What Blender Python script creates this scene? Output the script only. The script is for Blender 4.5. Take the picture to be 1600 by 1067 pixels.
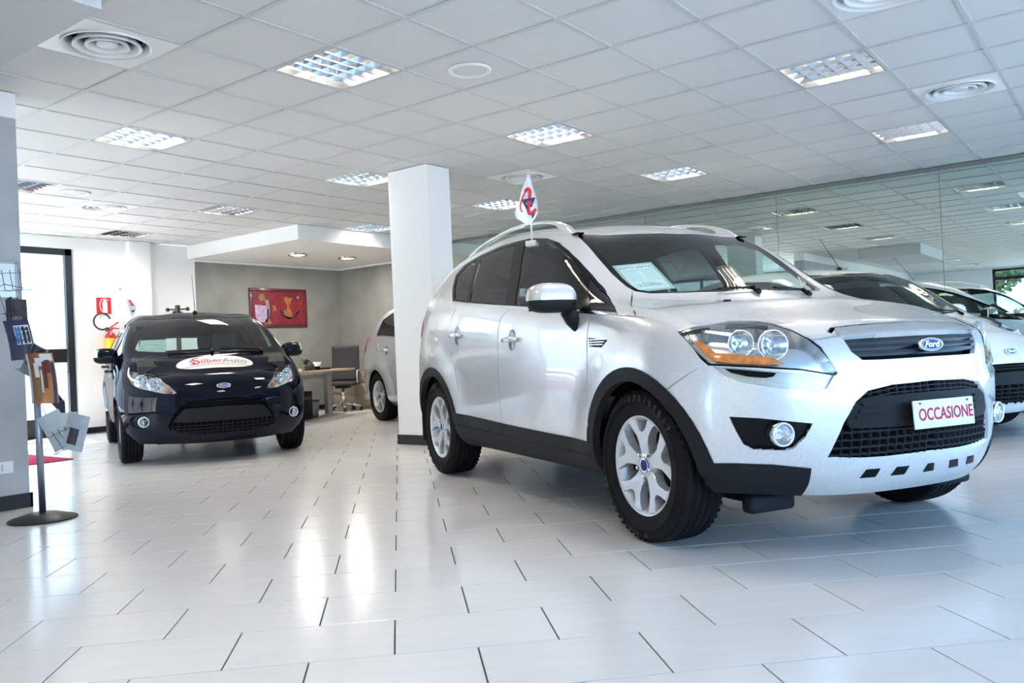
import bpy, bmesh, math, random
from mathutils import Vector, Matrix
from mathutils.bvhtree import BVHTree
from mathutils.geometry import delaunay_2d_cdt

for o in list(bpy.data.objects):
    bpy.data.objects.remove(o)
SC = bpy.context.scene
COL = SC.collection
R = math.radians
rnd = random.Random(7)

# ------------------------------------------------------------------ camera
YAW, PITCH, ROLL, FPX, CAMZ = 0.92042229, 0.01088979, -0.04462392, 1311.686, 0.888855
cam_d = bpy.data.cameras.new('camera')
cam_d.sensor_width = 36.0
cam_d.lens = FPX / 1600.0 * 36.0
cam_d.clip_start = 0.05
cam_d.clip_end = 300
cam = bpy.data.objects.new('camera', cam_d)
COL.objects.link(cam)


def cam_basis():
    # camera-levelled frame -> room frame (room x = along ceiling rows, y = across)
    def room(x, y, z):
        return Vector((x * math.cos(YAW) + y * math.sin(YAW), -x * math.sin(YAW) + y * math.cos(YAW), z))
    cp, sp, cr, sr = math.cos(PITCH), math.sin(PITCH), math.cos(ROLL), math.sin(ROLL)
    # rows of world->cam (x right, y down, z forward)
    M = Matrix(((1, 0, 0), (0, 0, -1), (0, 1, 0)))
    P = Matrix(((1, 0, 0), (0, cp, sp), (0, -sp, cp)))
    Q = Matrix(((cr, -sr, 0), (sr, cr, 0), (0, 0, 1)))
    W = Q @ P @ M
    return room(*W[0]), room(*W[1]), room(*W[2])


CX, CY, CZ = cam_basis()
cam.matrix_world = Matrix(((CX.x, -CY.x, -CZ.x, 0), (CX.y, -CY.y, -CZ.y, 0), (CX.z, -CY.z, -CZ.z, CAMZ), (0, 0, 0, 1)))
SC.camera = cam


def in_view(p, margin=30):
    d = Vector(p) - Vector((0, 0, CAMZ))
    z = d.dot(CZ)
    if z < 0.1:
        return False, 0, 0
    u, v = 800 + FPX * d.dot(CX) / z, 533.5 + FPX * d.dot(CY) / z
    return (-margin < u < 1600 + margin and -margin < v < 1067 + margin), u, v


# ------------------------------------------------------------------ light: sky, sun, window portals
SC.view_settings.view_transform = 'Standard'
SC.view_settings.look = 'None'
SC.view_settings.gamma = 1.0
SC.view_settings.use_curve_mapping = False
SC.view_settings.exposure = 0.55
wd = bpy.data.worlds.new('world')
SC.world = wd
wd.use_nodes = True
_nt = wd.node_tree
_tc = _nt.nodes.new('ShaderNodeTexCoord')
_sx = _nt.nodes.new('ShaderNodeSeparateXYZ')
_rp = _nt.nodes.new('ShaderNodeValToRGB')
_nt.links.new(_tc.outputs['Generated'], _sx.inputs['Vector'])
_nt.links.new(_sx.outputs['Z'], _rp.inputs['Fac'])
_rp.color_ramp.elements[0].color = (.41, .67, 1.0, 1)
_rp.color_ramp.elements[1].color = (.17, .42, 1.0, 1)
_nt.links.new(_rp.outputs['Color'], _nt.nodes['Background'].inputs['Color'])
_nt.nodes['Background'].inputs['Strength'].default_value = 6.0


def lamp(name, kind, energy, col, loc, rot, **kw):
    d = bpy.data.lights.new(name, kind)
    d.energy = energy
    d.color = col
    for k, v in kw.items():
        setattr(d, k, v)
    o = bpy.data.objects.new(name, d)
    COL.objects.link(o)
    o.location = loc
    o.rotation_euler = rot
    return o


lamp('sun', 'SUN', 24.0, (1.0, .93, .82), (0, 0, 20), Vector((.15, .58, .80)).to_track_quat('Z', 'Y').to_euler(), angle=R(.6))
for nm, loc, rot, sx, sy in (('portal', (3.4, -3.62, 1.4), (R(90), 0, 0), 13.2, 2.5), ('portal', (-8.28, .1, 1.4), (R(90), 0, R(-90)), 7.2, 2.5),
                             ('portal', (-1.05, 9.05, 1.35), (R(90), 0, R(-90)), 5.7, 2.6), ('portal', (5.03, 12.15, 1.3), (R(-90), 0, 0), 1.0, 2.4), ('portal', (2.35, 12.15, 1.4), (R(-90), 0, 0), 3.2, 2.4)):
    p = lamp(nm, 'AREA', 1.0, (1, 1, 1), loc, rot, shape='RECTANGLE', size=sx, size_y=sy)
    p.data.cycles.is_portal = True
LAMP_W = 21.0


# ------------------------------------------------------------------ materials
def node_mat(name):
    m = bpy.data.materials.new(name)
    m.use_nodes = True
    nt = m.node_tree
    return m, nt, nt.nodes['Principled BSDF']


def noise_to(nt, scale, detail=3, coord='Object', stretch=None):
    tc = nt.nodes.new('ShaderNodeTexCoord')
    n = nt.nodes.new('ShaderNodeTexNoise')
    n.inputs['Scale'].default_value = scale
    n.inputs['Detail'].default_value = detail
    src = tc.outputs[coord]
    if stretch:
        mp = nt.nodes.new('ShaderNodeMapping')
        mp.inputs['Scale'].default_value = stretch
        nt.links.new(src, mp.inputs['Vector'])
        src = mp.outputs['Vector']
    nt.links.new(src, n.inputs['Vector'])
    return n


def mat(name, col, rough=0.5, metal=0.0, var=0.0, scale=6.0, bump=0.0, bscale=40.0, coat=0.0, spec=0.5,
        emit=None, estr=0.0, stretch=None, trans=0.0, flake=0.0, coord='Object', randobj=0.0, alpha=1.0):
    m, nt, b = node_mat(name)
    b.inputs['Base Color'].default_value = (*col, 1)
    b.inputs['Roughness'].default_value = rough
    b.inputs['Metallic'].default_value = metal
    b.inputs['Coat Weight'].default_value = coat
    b.inputs['Coat Roughness'].default_value = 0.03
    b.inputs['Specular IOR Level'].default_value = spec
    b.inputs['Transmission Weight'].default_value = trans
    b.inputs['Alpha'].default_value = alpha
    if var > 0 or randobj > 0:
        n = noise_to(nt, scale, 4, coord, stretch)
        r = nt.nodes.new('ShaderNodeValToRGB')
        r.color_ramp.elements[0].position = 0.3
        r.color_ramp.elements[1].position = 0.7
        r.color_ramp.elements[0].color = (*[max(0, c * (1 - var)) for c in col], 1)
        r.color_ramp.elements[1].color = (*[min(1, c * (1 + var)) for c in col], 1)
        nt.links.new(n.outputs['Fac'], r.inputs['Fac'])
        out = r.outputs['Color']
        if randobj > 0:
            oi = nt.nodes.new('ShaderNodeObjectInfo')
            mr = nt.nodes.new('ShaderNodeMapRange')
            mr.inputs['To Min'].default_value = 1 - randobj
            mr.inputs['To Max'].default_value = 1 + randobj
            nt.links.new(oi.outputs['Random'], mr.inputs['Value'])
            mx = nt.nodes.new('ShaderNodeVectorMath')
            mx.operation = 'SCALE'
            nt.links.new(out, mx.inputs[0])
            nt.links.new(mr.outputs['Result'], mx.inputs['Scale'])
            out = mx.outputs['Vector']
        nt.links.new(out, b.inputs['Base Color'])
    if flake > 0:
        n = noise_to(nt, 900, 1)
        mr = nt.nodes.new('ShaderNodeMapRange')
        mr.inputs['To Min'].default_value = rough - flake
        mr.inputs['To Max'].default_value = rough + flake
        nt.links.new(n.outputs['Fac'], mr.inputs['Value'])
        nt.links.new(mr.outputs['Result'], b.inputs['Roughness'])
    if bump > 0:
        n = noise_to(nt, bscale, 4, coord, stretch)
        bp = nt.nodes.new('ShaderNodeBump')
        bp.inputs['Strength'].default_value = bump
        bp.inputs['Distance'].default_value = 0.01
        nt.links.new(n.outputs['Fac'], bp.inputs['Height'])
        nt.links.new(bp.outputs['Normal'], b.inputs['Normal'])
    if emit:
        b.inputs['Emission Color'].default_value = (*emit, 1)
        b.inputs['Emission Strength'].default_value = estr
    return m


def glass_mat(name, tint, refl=1.0, ior=1.5):
    """thin glass pane: tinted see-through plus fresnel reflection"""
    m = bpy.data.materials.new(name)
    m.use_nodes = True
    nt = m.node_tree
    nt.nodes.remove(nt.nodes['Principled BSDF'])
    out = nt.nodes['Material Output']
    t = nt.nodes.new('ShaderNodeBsdfTransparent')
    t.inputs['Color'].default_value = (*tint, 1)
    g = nt.nodes.new('ShaderNodeBsdfGlossy')
    g.inputs['Roughness'].default_value = 0.01
    g.inputs['Color'].default_value = (refl, refl, refl, 1)
    fr = nt.nodes.new('ShaderNodeFresnel')
    # same reflectance from both faces of the thin pane
    ge = nt.nodes.new('ShaderNodeNewGeometry')
    mr = nt.nodes.new('ShaderNodeMapRange')
    mr.inputs['To Min'].default_value = ior
    mr.inputs['To Max'].default_value = 1.0 / ior
    nt.links.new(ge.outputs['Backfacing'], mr.inputs['Value'])
    nt.links.new(mr.outputs['Result'], fr.inputs['IOR'])
    mx = nt.nodes.new('ShaderNodeMixShader')
    nt.links.new(fr.outputs['Fac'], mx.inputs['Fac'])
    nt.links.new(t.outputs['BSDF'], mx.inputs[1])
    nt.links.new(g.outputs['BSDF'], mx.inputs[2])
    nt.links.new(mx.outputs['Shader'], out.inputs['Surface'])
    return m


# ------------------------------------------------------------------ mesh builder
class MB:
    def __init__(self):
        self.v, self.f, self.s, self.mi = [], [], [], []
        self.m = 0

    def add(self, vs, fs, smooth=False, M=None):
        k = len(self.v)
        for p in vs:
            p = Vector(p)
            self.v.append(M @ p if M else p)
        for f in fs:
            self.f.append([i + k for i in f])
            self.s.append(smooth)
            self.mi.append(self.m)
        return self

    def box(self, a, b, M=None):
        (x0, y0, z0), (x1, y1, z1) = a, b
        x0, x1 = min(x0, x1), max(x0, x1)
        y0, y1 = min(y0, y1), max(y0, y1)
        z0, z1 = min(z0, z1), max(z0, z1)
        vs = [(x0, y0, z0), (x1, y0, z0), (x1, y1, z0), (x0, y1, z0), (x0, y0, z1), (x1, y0, z1), (x1, y1, z1), (x0, y1, z1)]
        fs = [(3, 2, 1, 0), (4, 5, 6, 7), (0, 1, 5, 4), (1, 2, 6, 5), (2, 3, 7, 6), (3, 0, 4, 7)]
        return self.add(vs, fs, False, M)

    def rbox(self, a, b, r=0.01, seg=2, M=None):
        """box with rounded edges"""
        bm = bmesh.new()
        sx, sy, sz = [abs(b[i] - a[i]) for i in range(3)]
        c = [(a[i] + b[i]) / 2 for i in range(3)]
        bmesh.ops.create_cube(bm, size=1)
        for v in bm.verts:
            v.co = Vector((v.co.x * sx, v.co.y * sy, v.co.z * sz))
        r = min(r, 0.49 * min(sx, sy, sz))
        bmesh.ops.bevel(bm, geom=bm.edges[:], offset=r, segments=seg, profile=0.5, affect='EDGES')
        bm.verts.index_update()
        vs = [v.co + Vector(c) for v in bm.verts]
        fs = [[v.index for v in f.verts] for f in bm.faces]
        bm.free()
        return self.add(vs, fs, True, M)

    def prism(self, pts, d, M=None, smooth=False):
        """pts: planar 3d loop; d: extrusion vector"""
        n = len(pts)
        P = [Vector(p) for p in pts]
        vs = P + [p + Vector(d) for p in P]
        fs = [list(range(n))[::-1], list(range(n, 2 * n))] + [[i, (i + 1) % n, n + (i + 1) % n, n + i] for i in range(n)]
        return self.add(vs, fs, smooth, M)

    def lathe(self, prof, n=32, M=None, smooth=True, closed=False):
        """prof: (r, z) list revolved about z"""
        vs, fs = [], []
        m = len(prof)
        for i in range(n):
            a = 2 * math.pi * i / n
            for r, z in prof:
                vs.append((r * math.cos(a), r * math.sin(a), z))
        for i in range(n):
            j = (i + 1) % n
            for k in range(m if closed else m - 1):
                l = (k + 1) % m
                fs.append((i * m + k, j * m + k, j * m + l, i * m + l))
        return self.add(vs, fs, smooth, M)

    def cyl(self, p, q, r, n=12, r2=None, smooth=True, caps=True):
        p, q = Vector(p), Vector(q)
        d = q - p
        L = d.length
        if L < 1e-9:
            return self
        M = Matrix.Translation(p) @ d.to_track_quat('Z', 'Y').to_matrix().to_4x4()
        r2 = r if r2 is None else r2
        k = len(self.v)
        vs = [(rr * math.cos(2 * math.pi * i / n), rr * math.sin(2 * math.pi * i / n), z) for rr, z in ((r, 0), (r2, L)) for i in range(n)]
        self.add(vs, [(i, (i + 1) % n, n + (i + 1) % n, n + i) for i in range(n)], smooth, M)
        if caps:
            self.f += [[k + i for i in range(n)][::-1], [k + n + i for i in range(n)]]
            self.s += [False, False]
            self.mi += [self.m, self.m]
        return self

    def tube(self, pts, r, n=8, closed=False, smooth=True):
        P = [Vector(p) for p in pts]
        m = len(P)
        rad = r if isinstance(r, (list, tuple)) else [r] * m
        vs, fs = [], []
        up = Vector((0, 0, 1))
        prev = None
        for i in range(m):
            t = (P[(i + 1) % m] - P[i - 1]) if closed else (P[min(i + 1, m - 1)] - P[max(i - 1, 0)])
            t.normalize()
            if prev is None:
                a = t.cross(up)
                if a.length < 1e-3:
                    a = t.cross(Vector((1, 0, 0)))
            else:
                a = prev - t * prev.dot(t)
            a.normalize()
            prev = a
            b = t.cross(a)
            for k in range(n):
                w = 2 * math.pi * k / n
                vs.append(P[i] + (a * math.cos(w) + b * math.sin(w)) * rad[i])
        for i in range(m if closed else m - 1):
            j = (i + 1) % m
            for k in range(n):
                l = (k + 1) % n
                fs.append((i * n + k, i * n + l, j * n + l, j * n + k))
        if not closed:
            fs += [list(range(n))[::-1], [(m - 1) * n + k for k in range(n)]]
        return self.add(vs, fs, smooth)

    def grid(self, fn, nu, nv, smooth=True, M=None, flip=False):
        vs = [fn(i / nu, j / nv) for i in range(nu + 1) for j in range(nv + 1)]
        w = nv + 1
        fs = [(i * w + j, (i + 1) * w + j, (i + 1) * w + j + 1, i * w + j + 1) for i in range(nu) for j in range(nv)]
        if flip:
            fs = [f[::-1] for f in fs]
        return self.add(vs, fs, smooth, M)

    def build(self, name, mats, parent=None, M=None):
        me = bpy.data.meshes.new(name)
        me.from_pydata([tuple(p) for p in self.v], [], self.f)
        me.polygons.foreach_set('use_smooth', self.s)
        if not isinstance(mats, (list, tuple)):
            mats = [mats]
        for m in mats:
            me.materials.append(m)
        me.polygons.foreach_set('material_index', self.mi)
        me.update()
        return link(name, me, parent, M)


def link(name, data, parent=None, M=None):
    o = bpy.data.objects.new(name, data)
    COL.objects.link(o)
    if parent:
        o.parent = parent
    if M is not None:
        o.matrix_local = M
    return o


def tag(o, label=None, cat=None, group=None, kind=None):
    if label:
        o['label'] = label
    if cat:
        o['category'] = cat
    if group:
        o['group'] = group
    if kind:
        o['kind'] = kind
    return o


def empty(name, loc=(0, 0, 0), rz=0.0, label=None, cat=None, group=None):
    o = bpy.data.objects.new(name, None)
    o.empty_display_size = 0.1
    COL.objects.link(o)
    o.location = loc
    o.rotation_euler = (0, 0, rz)
    return tag(o, label, cat, group)


def copy_tree(o, parent=None):
    c = o.copy()
    COL.objects.link(c)
    if parent:
        c.parent = parent
        c.matrix_parent_inverse = Matrix()
    for ch in list(o.children):
        copy_tree(ch, c)
    return c


def text_mesh(name, s, size, m, parent=None, M=None, extrude=0.0006, shear=0.0, sx=1.0, bold=0.0, align='CENTER', spacing=1.0):
    cu = bpy.data.curves.new('text', 'FONT')
    cu.body = s
    cu.size = size
    cu.extrude = extrude
    cu.shear = shear
    cu.offset = bold
    cu.align_x = align
    cu.align_y = 'CENTER'
    cu.resolution_u = 3
    cu.space_character = spacing
    t = bpy.data.objects.new('text', cu)
    COL.objects.link(t)
    bpy.context.view_layer.update()
    me = bpy.data.meshes.new_from_object(t.evaluated_get(bpy.context.evaluated_depsgraph_get()))
    bpy.data.objects.remove(t)
    me.name = name
    for v in me.vertices:
        v.co.x *= sx
    me.materials.clear()
    me.materials.append(m)
    return link(name, me, parent, M)


def frame_M(o, ex, ey, ez):
    ex, ey, ez = Vector(ex).normalized(), Vector(ey).normalized(), Vector(ez).normalized()
    return Matrix(((ex.x, ey.x, ez.x, o[0]), (ex.y, ey.y, ez.y, o[1]), (ex.z, ey.z, ez.z, o[2]), (0, 0, 0, 1)))


# ------------------------------------------------------------------ car body surface
class Skin:
    """right half (y<0) of a smooth car body, which can be cut along outlines"""

    def __init__(self, spec):
        st, fr, rr = spec['stations'], spec['front'], spec['rear']
        nx, nk = len(st), len(st[0]['rows'])
        V, idx = [], {}

        def put(key, p):
            if key not in idx:
                idx[key] = len(V)
                V.append(Vector(p))
            return idx[key]
        # side (left half, y>0 here; mirrored copy has 'm')
        for sgn, t in ((1, 'l'), (-1, 'r')):
            for i, s in enumerate(st):
                for k, row in enumerate(s['rows']):
                    x = s['x'] + (row[2] if len(row) > 2 else 0)
                    put((t, 's', i, k), (x, sgn * row[0], row[1]))
            for i, s in enumerate(st):
                w = s['rows'][-1]
                x0 = s['x'] + (w[2] if len(w) > 2 else 0)
                for j in (2, 1, 0):
                    y = w[0] * (j / 3.0)
                    dx, dz = s['top'][2 - j]
                    key = ('c', 't', i) if j == 0 else (t, 't', i, j)
                    put(key, (x0 + dx, sgn * y, w[1] + dz))
            for nm, F, ie in (('f', fr, 0), ('b', rr, nx - 1)):
                for k in range(nk - 1):
                    w = st[ie]['rows'][k]
                    for j in (2, 1, 0):
                        x, z = F[k][2 - j]
                        y = w[0] * (j / 3.0)
                        key = ('c', nm, k) if j == 0 else (t, nm, k, j)
                        put(key, (x, sgn * y, z))
        faces = []
        for t in 'lr':
            S = lambda i, k: idx[(t, 's', i, k)]
            T = lambda i, j: S(i, nk - 1) if j == 3 else (idx[('c', 't', i)] if j == 0 else idx[(t, 't', i, j)])

            def E(nm, ie, k, j):
                if j == 3:
                    return S(ie, k)
                if k == nk - 1:
                    return T(ie, j)
                return idx[('c', nm, k)] if j == 0 else idx[(t, nm, k, j)]
            fl = []
            for i in range(nx - 1):
                for k in range(nk - 1):
                    fl.append((S(i, k), S(i, k + 1), S(i + 1, k + 1), S(i + 1, k)))
                for j in range(3):
                    fl.append((T(i, j + 1), T(i, j), T(i + 1, j), T(i + 1, j + 1)))
            for k in range(nk - 1):
                for j in range(3):
                    fl.append((E('f', 0, k, j + 1), E('f', 0, k, j), E('f', 0, k + 1, j), E('f', 0, k + 1, j + 1)))
                    fl.append((E('b', nx - 1, k, j), E('b', nx - 1, k, j + 1), E('b', nx - 1, k + 1, j + 1), E('b', nx - 1, k + 1, j)))
            if t == 'l':
                fl = [f[::-1] for f in fl]
            faces += fl
        # make the smooth surface pass through the given points
        n = len(V)
        en, fn_, bd = [set() for _ in range(n)], [[] for _ in range(n)], {}
        ec = {}
        for f in faces:
            m = len(f)
            for a in range(m):
                p, q = f[a], f[(a + 1) % m]
                en[p].add(q)
                en[q].add(p)
                ec[(min(p, q), max(p, q))] = ec.get((min(p, q), max(p, q)), 0) + 1
                fn_[f[a]].append(f[(a + 2) % m])
        for (p, q), c in ec.items():
            if c == 1:
                bd.setdefault(p, []).append(q)
                bd.setdefault(q, []).append(p)
        Tg = [v.copy() for v in V]
        Cg = [v.copy() for v in V]
        for _ in range(14):
            new = []
            for i in range(n):
                if i in bd:
                    L = (Cg[i] * 4 + Cg[bd[i][0]] + Cg[bd[i][1]]) / 6
                else:
                    m = len(en[i])
                    L = Cg[i] * (m * m)
                    for e in en[i]:
                        L = L + Cg[e] * 4
                    for e in fn_[i]:
                        L = L + Cg[e]
                    L = L / (m * (m + 5))
                new.append(Cg[i] + (Tg[i] - L) * 0.8)
            Cg = new
        me = bpy.data.meshes.new('cage')
        me.from_pydata([tuple(v) for v in Cg], [], faces)
        ob = bpy.data.objects.new('cage', me)
        COL.objects.link(ob)
        md = ob.modifiers.new('s', 'SUBSURF')
        md.levels = spec.get('levels', 3)
        md.subdivision_type = 'CATMULL_CLARK'
        bpy.context.view_layer.update()
        ev = ob.evaluated_get(bpy.context.evaluated_depsgraph_get())
        m2 = ev.to_mesh()
        P = [v.co.copy() for v in m2.vertices]
        bul = spec.get('bulge')
        if bul:
            for p in P:
                p.y += bul(p.x, abs(p.y), p.z) * (1 if p.y > 0 else -1)
        FF = [tuple(p.vertices) for p in m2.polygons]
        ev.to_mesh_clear()
        bpy.data.objects.remove(ob)
        # normals
        N = [Vector() for _ in P]
        for f in FF:
            nn = (P[f[2]] - P[f[0]]).cross(P[f[3]] - P[f[1]]) if len(f) == 4 else (P[f[1]] - P[f[0]]).cross(P[f[2]] - P[f[0]])
            for i in f:
                N[i] += nn
        for v in N:
            v.normalize()
        keep = [f for f in FF if sum(P[i].y for i in f) < 0]
        rem = {}
        self.P, self.N, self.F = [], [], []
        for f in keep:
            g = []
            for i in f:
                if i not in rem:
                    rem[i] = len(self.P)
                    self.P.append(P[i])
                    self.N.append(N[i])
                g.append(rem[i])
            self.F.append(tuple(g))
        self.T = ['body'] * len(self.F)
        self.bvh = BVHTree.FromPolygons(self.P, self.F)

    def hit(self, o, d):
        return self.bvh.ray_cast(Vector(o), Vector(d))

    def cut(self, polys, eu, ev, ed, only=None, minf=0.05, where=None):
        """polys: list of (tag, [(u,v)..]); later ones win. Cuts faces that look along ed."""
        eu, ev, ed = Vector(eu), Vector(ev), Vector(ed)
        P, N = self.P, self.N
        bb = []
        for t, pl in polys:
            us, vs = [p[0] for p in pl], [p[1] for p in pl]
            bb.append((min(us), max(us), min(vs), max(vs)))
        cand = []
        for fi, f in enumerate(self.F):
            if (only and self.T[fi] not in only) or self.T[fi] == 'open':
                continue
            nn = sum((N[i] for i in f), Vector())
            if nn.normalized().dot(ed) < minf:
                continue
            if where and not where(sum((P[i] for i in f), Vector()) / len(f)):
                continue
            us, vs = [P[i].dot(eu) for i in f], [P[i].dot(ev) for i in f]
            a0, a1, b0, b1 = min(us), max(us), min(vs), max(vs)
            if any(a1 >= b[0] - .002 and a0 <= b[1] + .002 and b1 >= b[2] - .002 and b0 <= b[3] + .002 for b in bb):
                cand.append(fi)
        loc, c2, back = {}, [], []
        cf = []
        for fi in cand:
            g = []
            for i in self.F[fi]:
                if i not in loc:
                    loc[i] = len(c2)
                    c2.append(Vector((P[i].dot(eu), P[i].dot(ev))))
                    back.append(i)
                g.append(loc[i])
            cf.append(g)
        nC = len(cf)
        fl = [list(g) for g in cf]
        for g in fl:      # CDT wants consistent ccw faces
            ar = sum(c2[g[i]].x * c2[g[(i + 1) % len(g)]].y - c2[g[(i + 1) % len(g)]].x * c2[g[i]].y for i in range(len(g)))
            if ar < 0:
                g.reverse()
        pts = list(c2)
        for t, pl in polys:
            k = len(pts)
            ar = sum(pl[i][0] * pl[(i + 1) % len(pl)][1] - pl[(i + 1) % len(pl)][0] * pl[i][1] for i in range(len(pl)))
            pl2 = pl if ar > 0 else pl[::-1]
            pts += [Vector(p) for p in pl2]
            fl.append(list(range(k, k + len(pl2))))
        ov, oe, of, orv, ore, orf = delaunay_2d_cdt(pts, [], fl, 1, 1e-5)
        nv = {}
        newpos = {}
        by = {}
        for ti, tri in enumerate(of):
            cs = [q for q in orf[ti] if q < nC]
            if not cs:
                continue
            ps = [q - nC for q in orf[ti] if q >= nC]
            by.setdefault(cs[0], []).append((tri, polys[max(ps)][0] if ps else None))

        def vid(i, fi):
            o = [q for q in orv[i] if q < len(back)]
            if o:
                return back[o[0]]
            if i in nv:
                return nv[i]
            f = self.F[cand[fi]]
            q = ov[i]
            best = None
            for a in range(1, len(f) - 1):
                A, B, C = f[0], f[a], f[a + 1]
                a2, b2, c2_ = [Vector((P[z].dot(eu), P[z].dot(ev))) for z in (A, B, C)]
                den = (b2 - a2).cross(c2_ - a2)
                if abs(den) < 1e-14:
                    continue
                w1 = (q - a2).cross(c2_ - a2) / den
                w2 = (b2 - a2).cross(q - a2) / den
                w0 = 1 - w1 - w2
                mn = min(w0, w1, w2)
                if best is None or mn > best[0]:
                    best = (mn, w0, w1, w2, A, B, C)
            _, w0, w1, w2, A, B, C = best
            nv[i] = len(P)
            P.append(P[A] * w0 + P[B] * w1 + P[C] * w2)
            N.append((N[A] * w0 + N[B] * w1 + N[C] * w2).normalized())
            return nv[i]
        nF, nT = [], []
        repl = {}
        for fi in range(nC):
            L = by.get(fi)
            if not L:
                continue
            old = self.F[cand[fi]]
            tags = {t for _, t in L}
            ids = set()
            tr = []
            for tri, t in L:
                g = [vid(i, fi) for i in tri]
                ids |= set(g)
                tr.append((g, t))
            ot = self.T[cand[fi]]
            if len(tags) == 1 and ids == set(old):
                t = tags.pop()
                repl[cand[fi]] = [(old, t or ot)]
            else:
                rs = []
                n0 = sum((N[i] for i in old), Vector())
                for g, t in tr:
                    if len(set(g)) < 3:
                        continue
                    if (P[g[1]] - P[g[0]]).cross(P[g[2]] - P[g[0]]).dot(n0) < 0:
                        g = [g[0], g[2], g[1]]
                    rs.append((tuple(g), t or ot))
                repl[cand[fi]] = rs
        for fi, f in enumerate(self.F):
            if fi in repl:
                for g, t in repl[fi]:
                    nF.append(g)
                    nT.append(t)
            else:
                nF.append(f)
                nT.append(self.T[fi])
        self.F, self.T = nF, nT

    def panel(self, name, tags, m, parent, sides='both', off=0.0, skirt=0.008, flat=False, disp=None):
        """build the faces carrying the given tags; sides: both (one mesh), r or l"""
        tags = {tags} if isinstance(tags, str) else set(tags)
        fs = [f for f, t in zip(self.F, self.T) if t in tags]
        if not fs:
            return None
        edge = {}
        for f in fs:
            for a in range(len(f)):
                e = (f[a], f[(a + 1) % len(f)])
                edge[e] = 1
        bnd = [e for e in edge if (e[1], e[0]) not in edge]
        vs, nrm, out, sm = [], [], [], []
        for sg in ((1, -1) if sides == 'both' else ((1,) if sides == 'r' else (-1,))):
            rem = {}

            def g(i):
                if i not in rem:
                    p = self.P[i] + self.N[i] * off
                    if disp:
                        p = p + self.N[i] * disp(self.P[i])
                    if abs(self.P[i].y) < 1e-4:
                        p.y = 0
                    rem[i] = len(vs)
                    vs.append(Vector((p.x, p.y * sg, p.z)))
                    n_ = self.N[i]
                    nrm.append(Vector((n_.x, n_.y * sg, n_.z)))
                return rem[i]
            for f in fs:
                q = [g(i) for i in f]
                out.append(q if sg == 1 else q[::-1])
            if skirt:
                sk = {}
                for a, b in bnd:
                    if abs(self.P[a].y) < 1e-4 and abs(self.P[b].y) < 1e-4:
                        continue
                    q = []
                    for i, dp in ((b, 0), (a, 0), (a, 1), (b, 1)):
                        key = (i, dp)
                        if key not in sk:
                            p = self.P[i] + self.N[i] * (off - (skirt if dp else 0))
                            if disp:
                                p = p + self.N[i] * disp(self.P[i])
                            sk[key] = len(vs)
                            vs.append(Vector((p.x, p.y * sg, p.z)))
                            n_ = self.N[i]
                            nrm.append(Vector((n_.x, n_.y * sg, n_.z)))
                        q.append(sk[key])
                    out.append(q if sg == 1 else q[::-1])
        me = bpy.data.meshes.new(name)
        me.from_pydata([tuple(v) for v in vs], [], out)
        me.materials.append(m)
        me.polygons.foreach_set('use_smooth', [not flat] * len(me.polygons))
        me.update()
        if not flat:
            try:
                me.normals_split_custom_set_from_vertices([tuple(n) for n in nrm])
            except Exception:
                pass
        return link(name, me, parent)


def ribbon(pts, w):
    """closed outline of a line of width w through 2d pts"""
    L, Rr = [], []
    n = len(pts)
    for i in range(n):
        a, b = Vector(pts[max(i - 1, 0)]), Vector(pts[min(i + 1, n - 1)])
        t = (b - a).normalized()
        q = Vector((-t.y, t.x)) * w / 2
        p = Vector(pts[i])
        L.append(tuple(p + q))
        Rr.append(tuple(p - q))
    return L + Rr[::-1]


def dense(pts, closed=True, step=0.03, smooth=0):
    """resample a 2d outline; smooth>0 rounds the corners"""
    P = [Vector(p) for p in pts]
    for _ in range(smooth):
        Q = []
        n = len(P)
        for i in range(n if closed else n - 1):
            a, b = P[i], P[(i + 1) % n]
            Q += [a * .75 + b * .25, a * .25 + b * .75]
        if not closed:
            Q = [P[0]] + Q[1:-1] + [P[-1]]
        P = Q
    out = []
    n = len(P)
    for i in range(n if closed else n - 1):
        a, b = P[i], P[(i + 1) % n]
        k = max(1, int((b - a).length / step))
        out += [tuple(a.lerp(b, t / k)) for t in range(k)]
    if not closed:
        out.append(tuple(P[-1]))
    return out


def circle2(c, r, n=48, a0=0, a1=360):
    full = abs(a1 - a0) >= 360
    return [(c[0] + r * math.cos(R(a0 + (a1 - a0) * i / (n if full else n - 1))), c[1] + r * math.sin(R(a0 + (a1 - a0) * i / (n if full else n - 1)))) for i in range(n)]


SIDE = dict(eu=(1, 0, 0), ev=(0, 0, 1), ed=(0, -1, 0))
FRONT = dict(eu=(0, 1, 0), ev=(0, 0, 1), ed=(1, 0, 0))
REAR = dict(eu=(0, 1, 0), ev=(0, 0, 1), ed=(-1, 0, 0))
TOP = dict(eu=(1, 0, 0), ev=(0, 1, 0), ed=(0, 0, 1))
S2 = math.sqrt(.5)
CORN = dict(eu=(S2, S2, 0), ev=(0, 0, 1), ed=(S2, -S2, 0))

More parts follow.
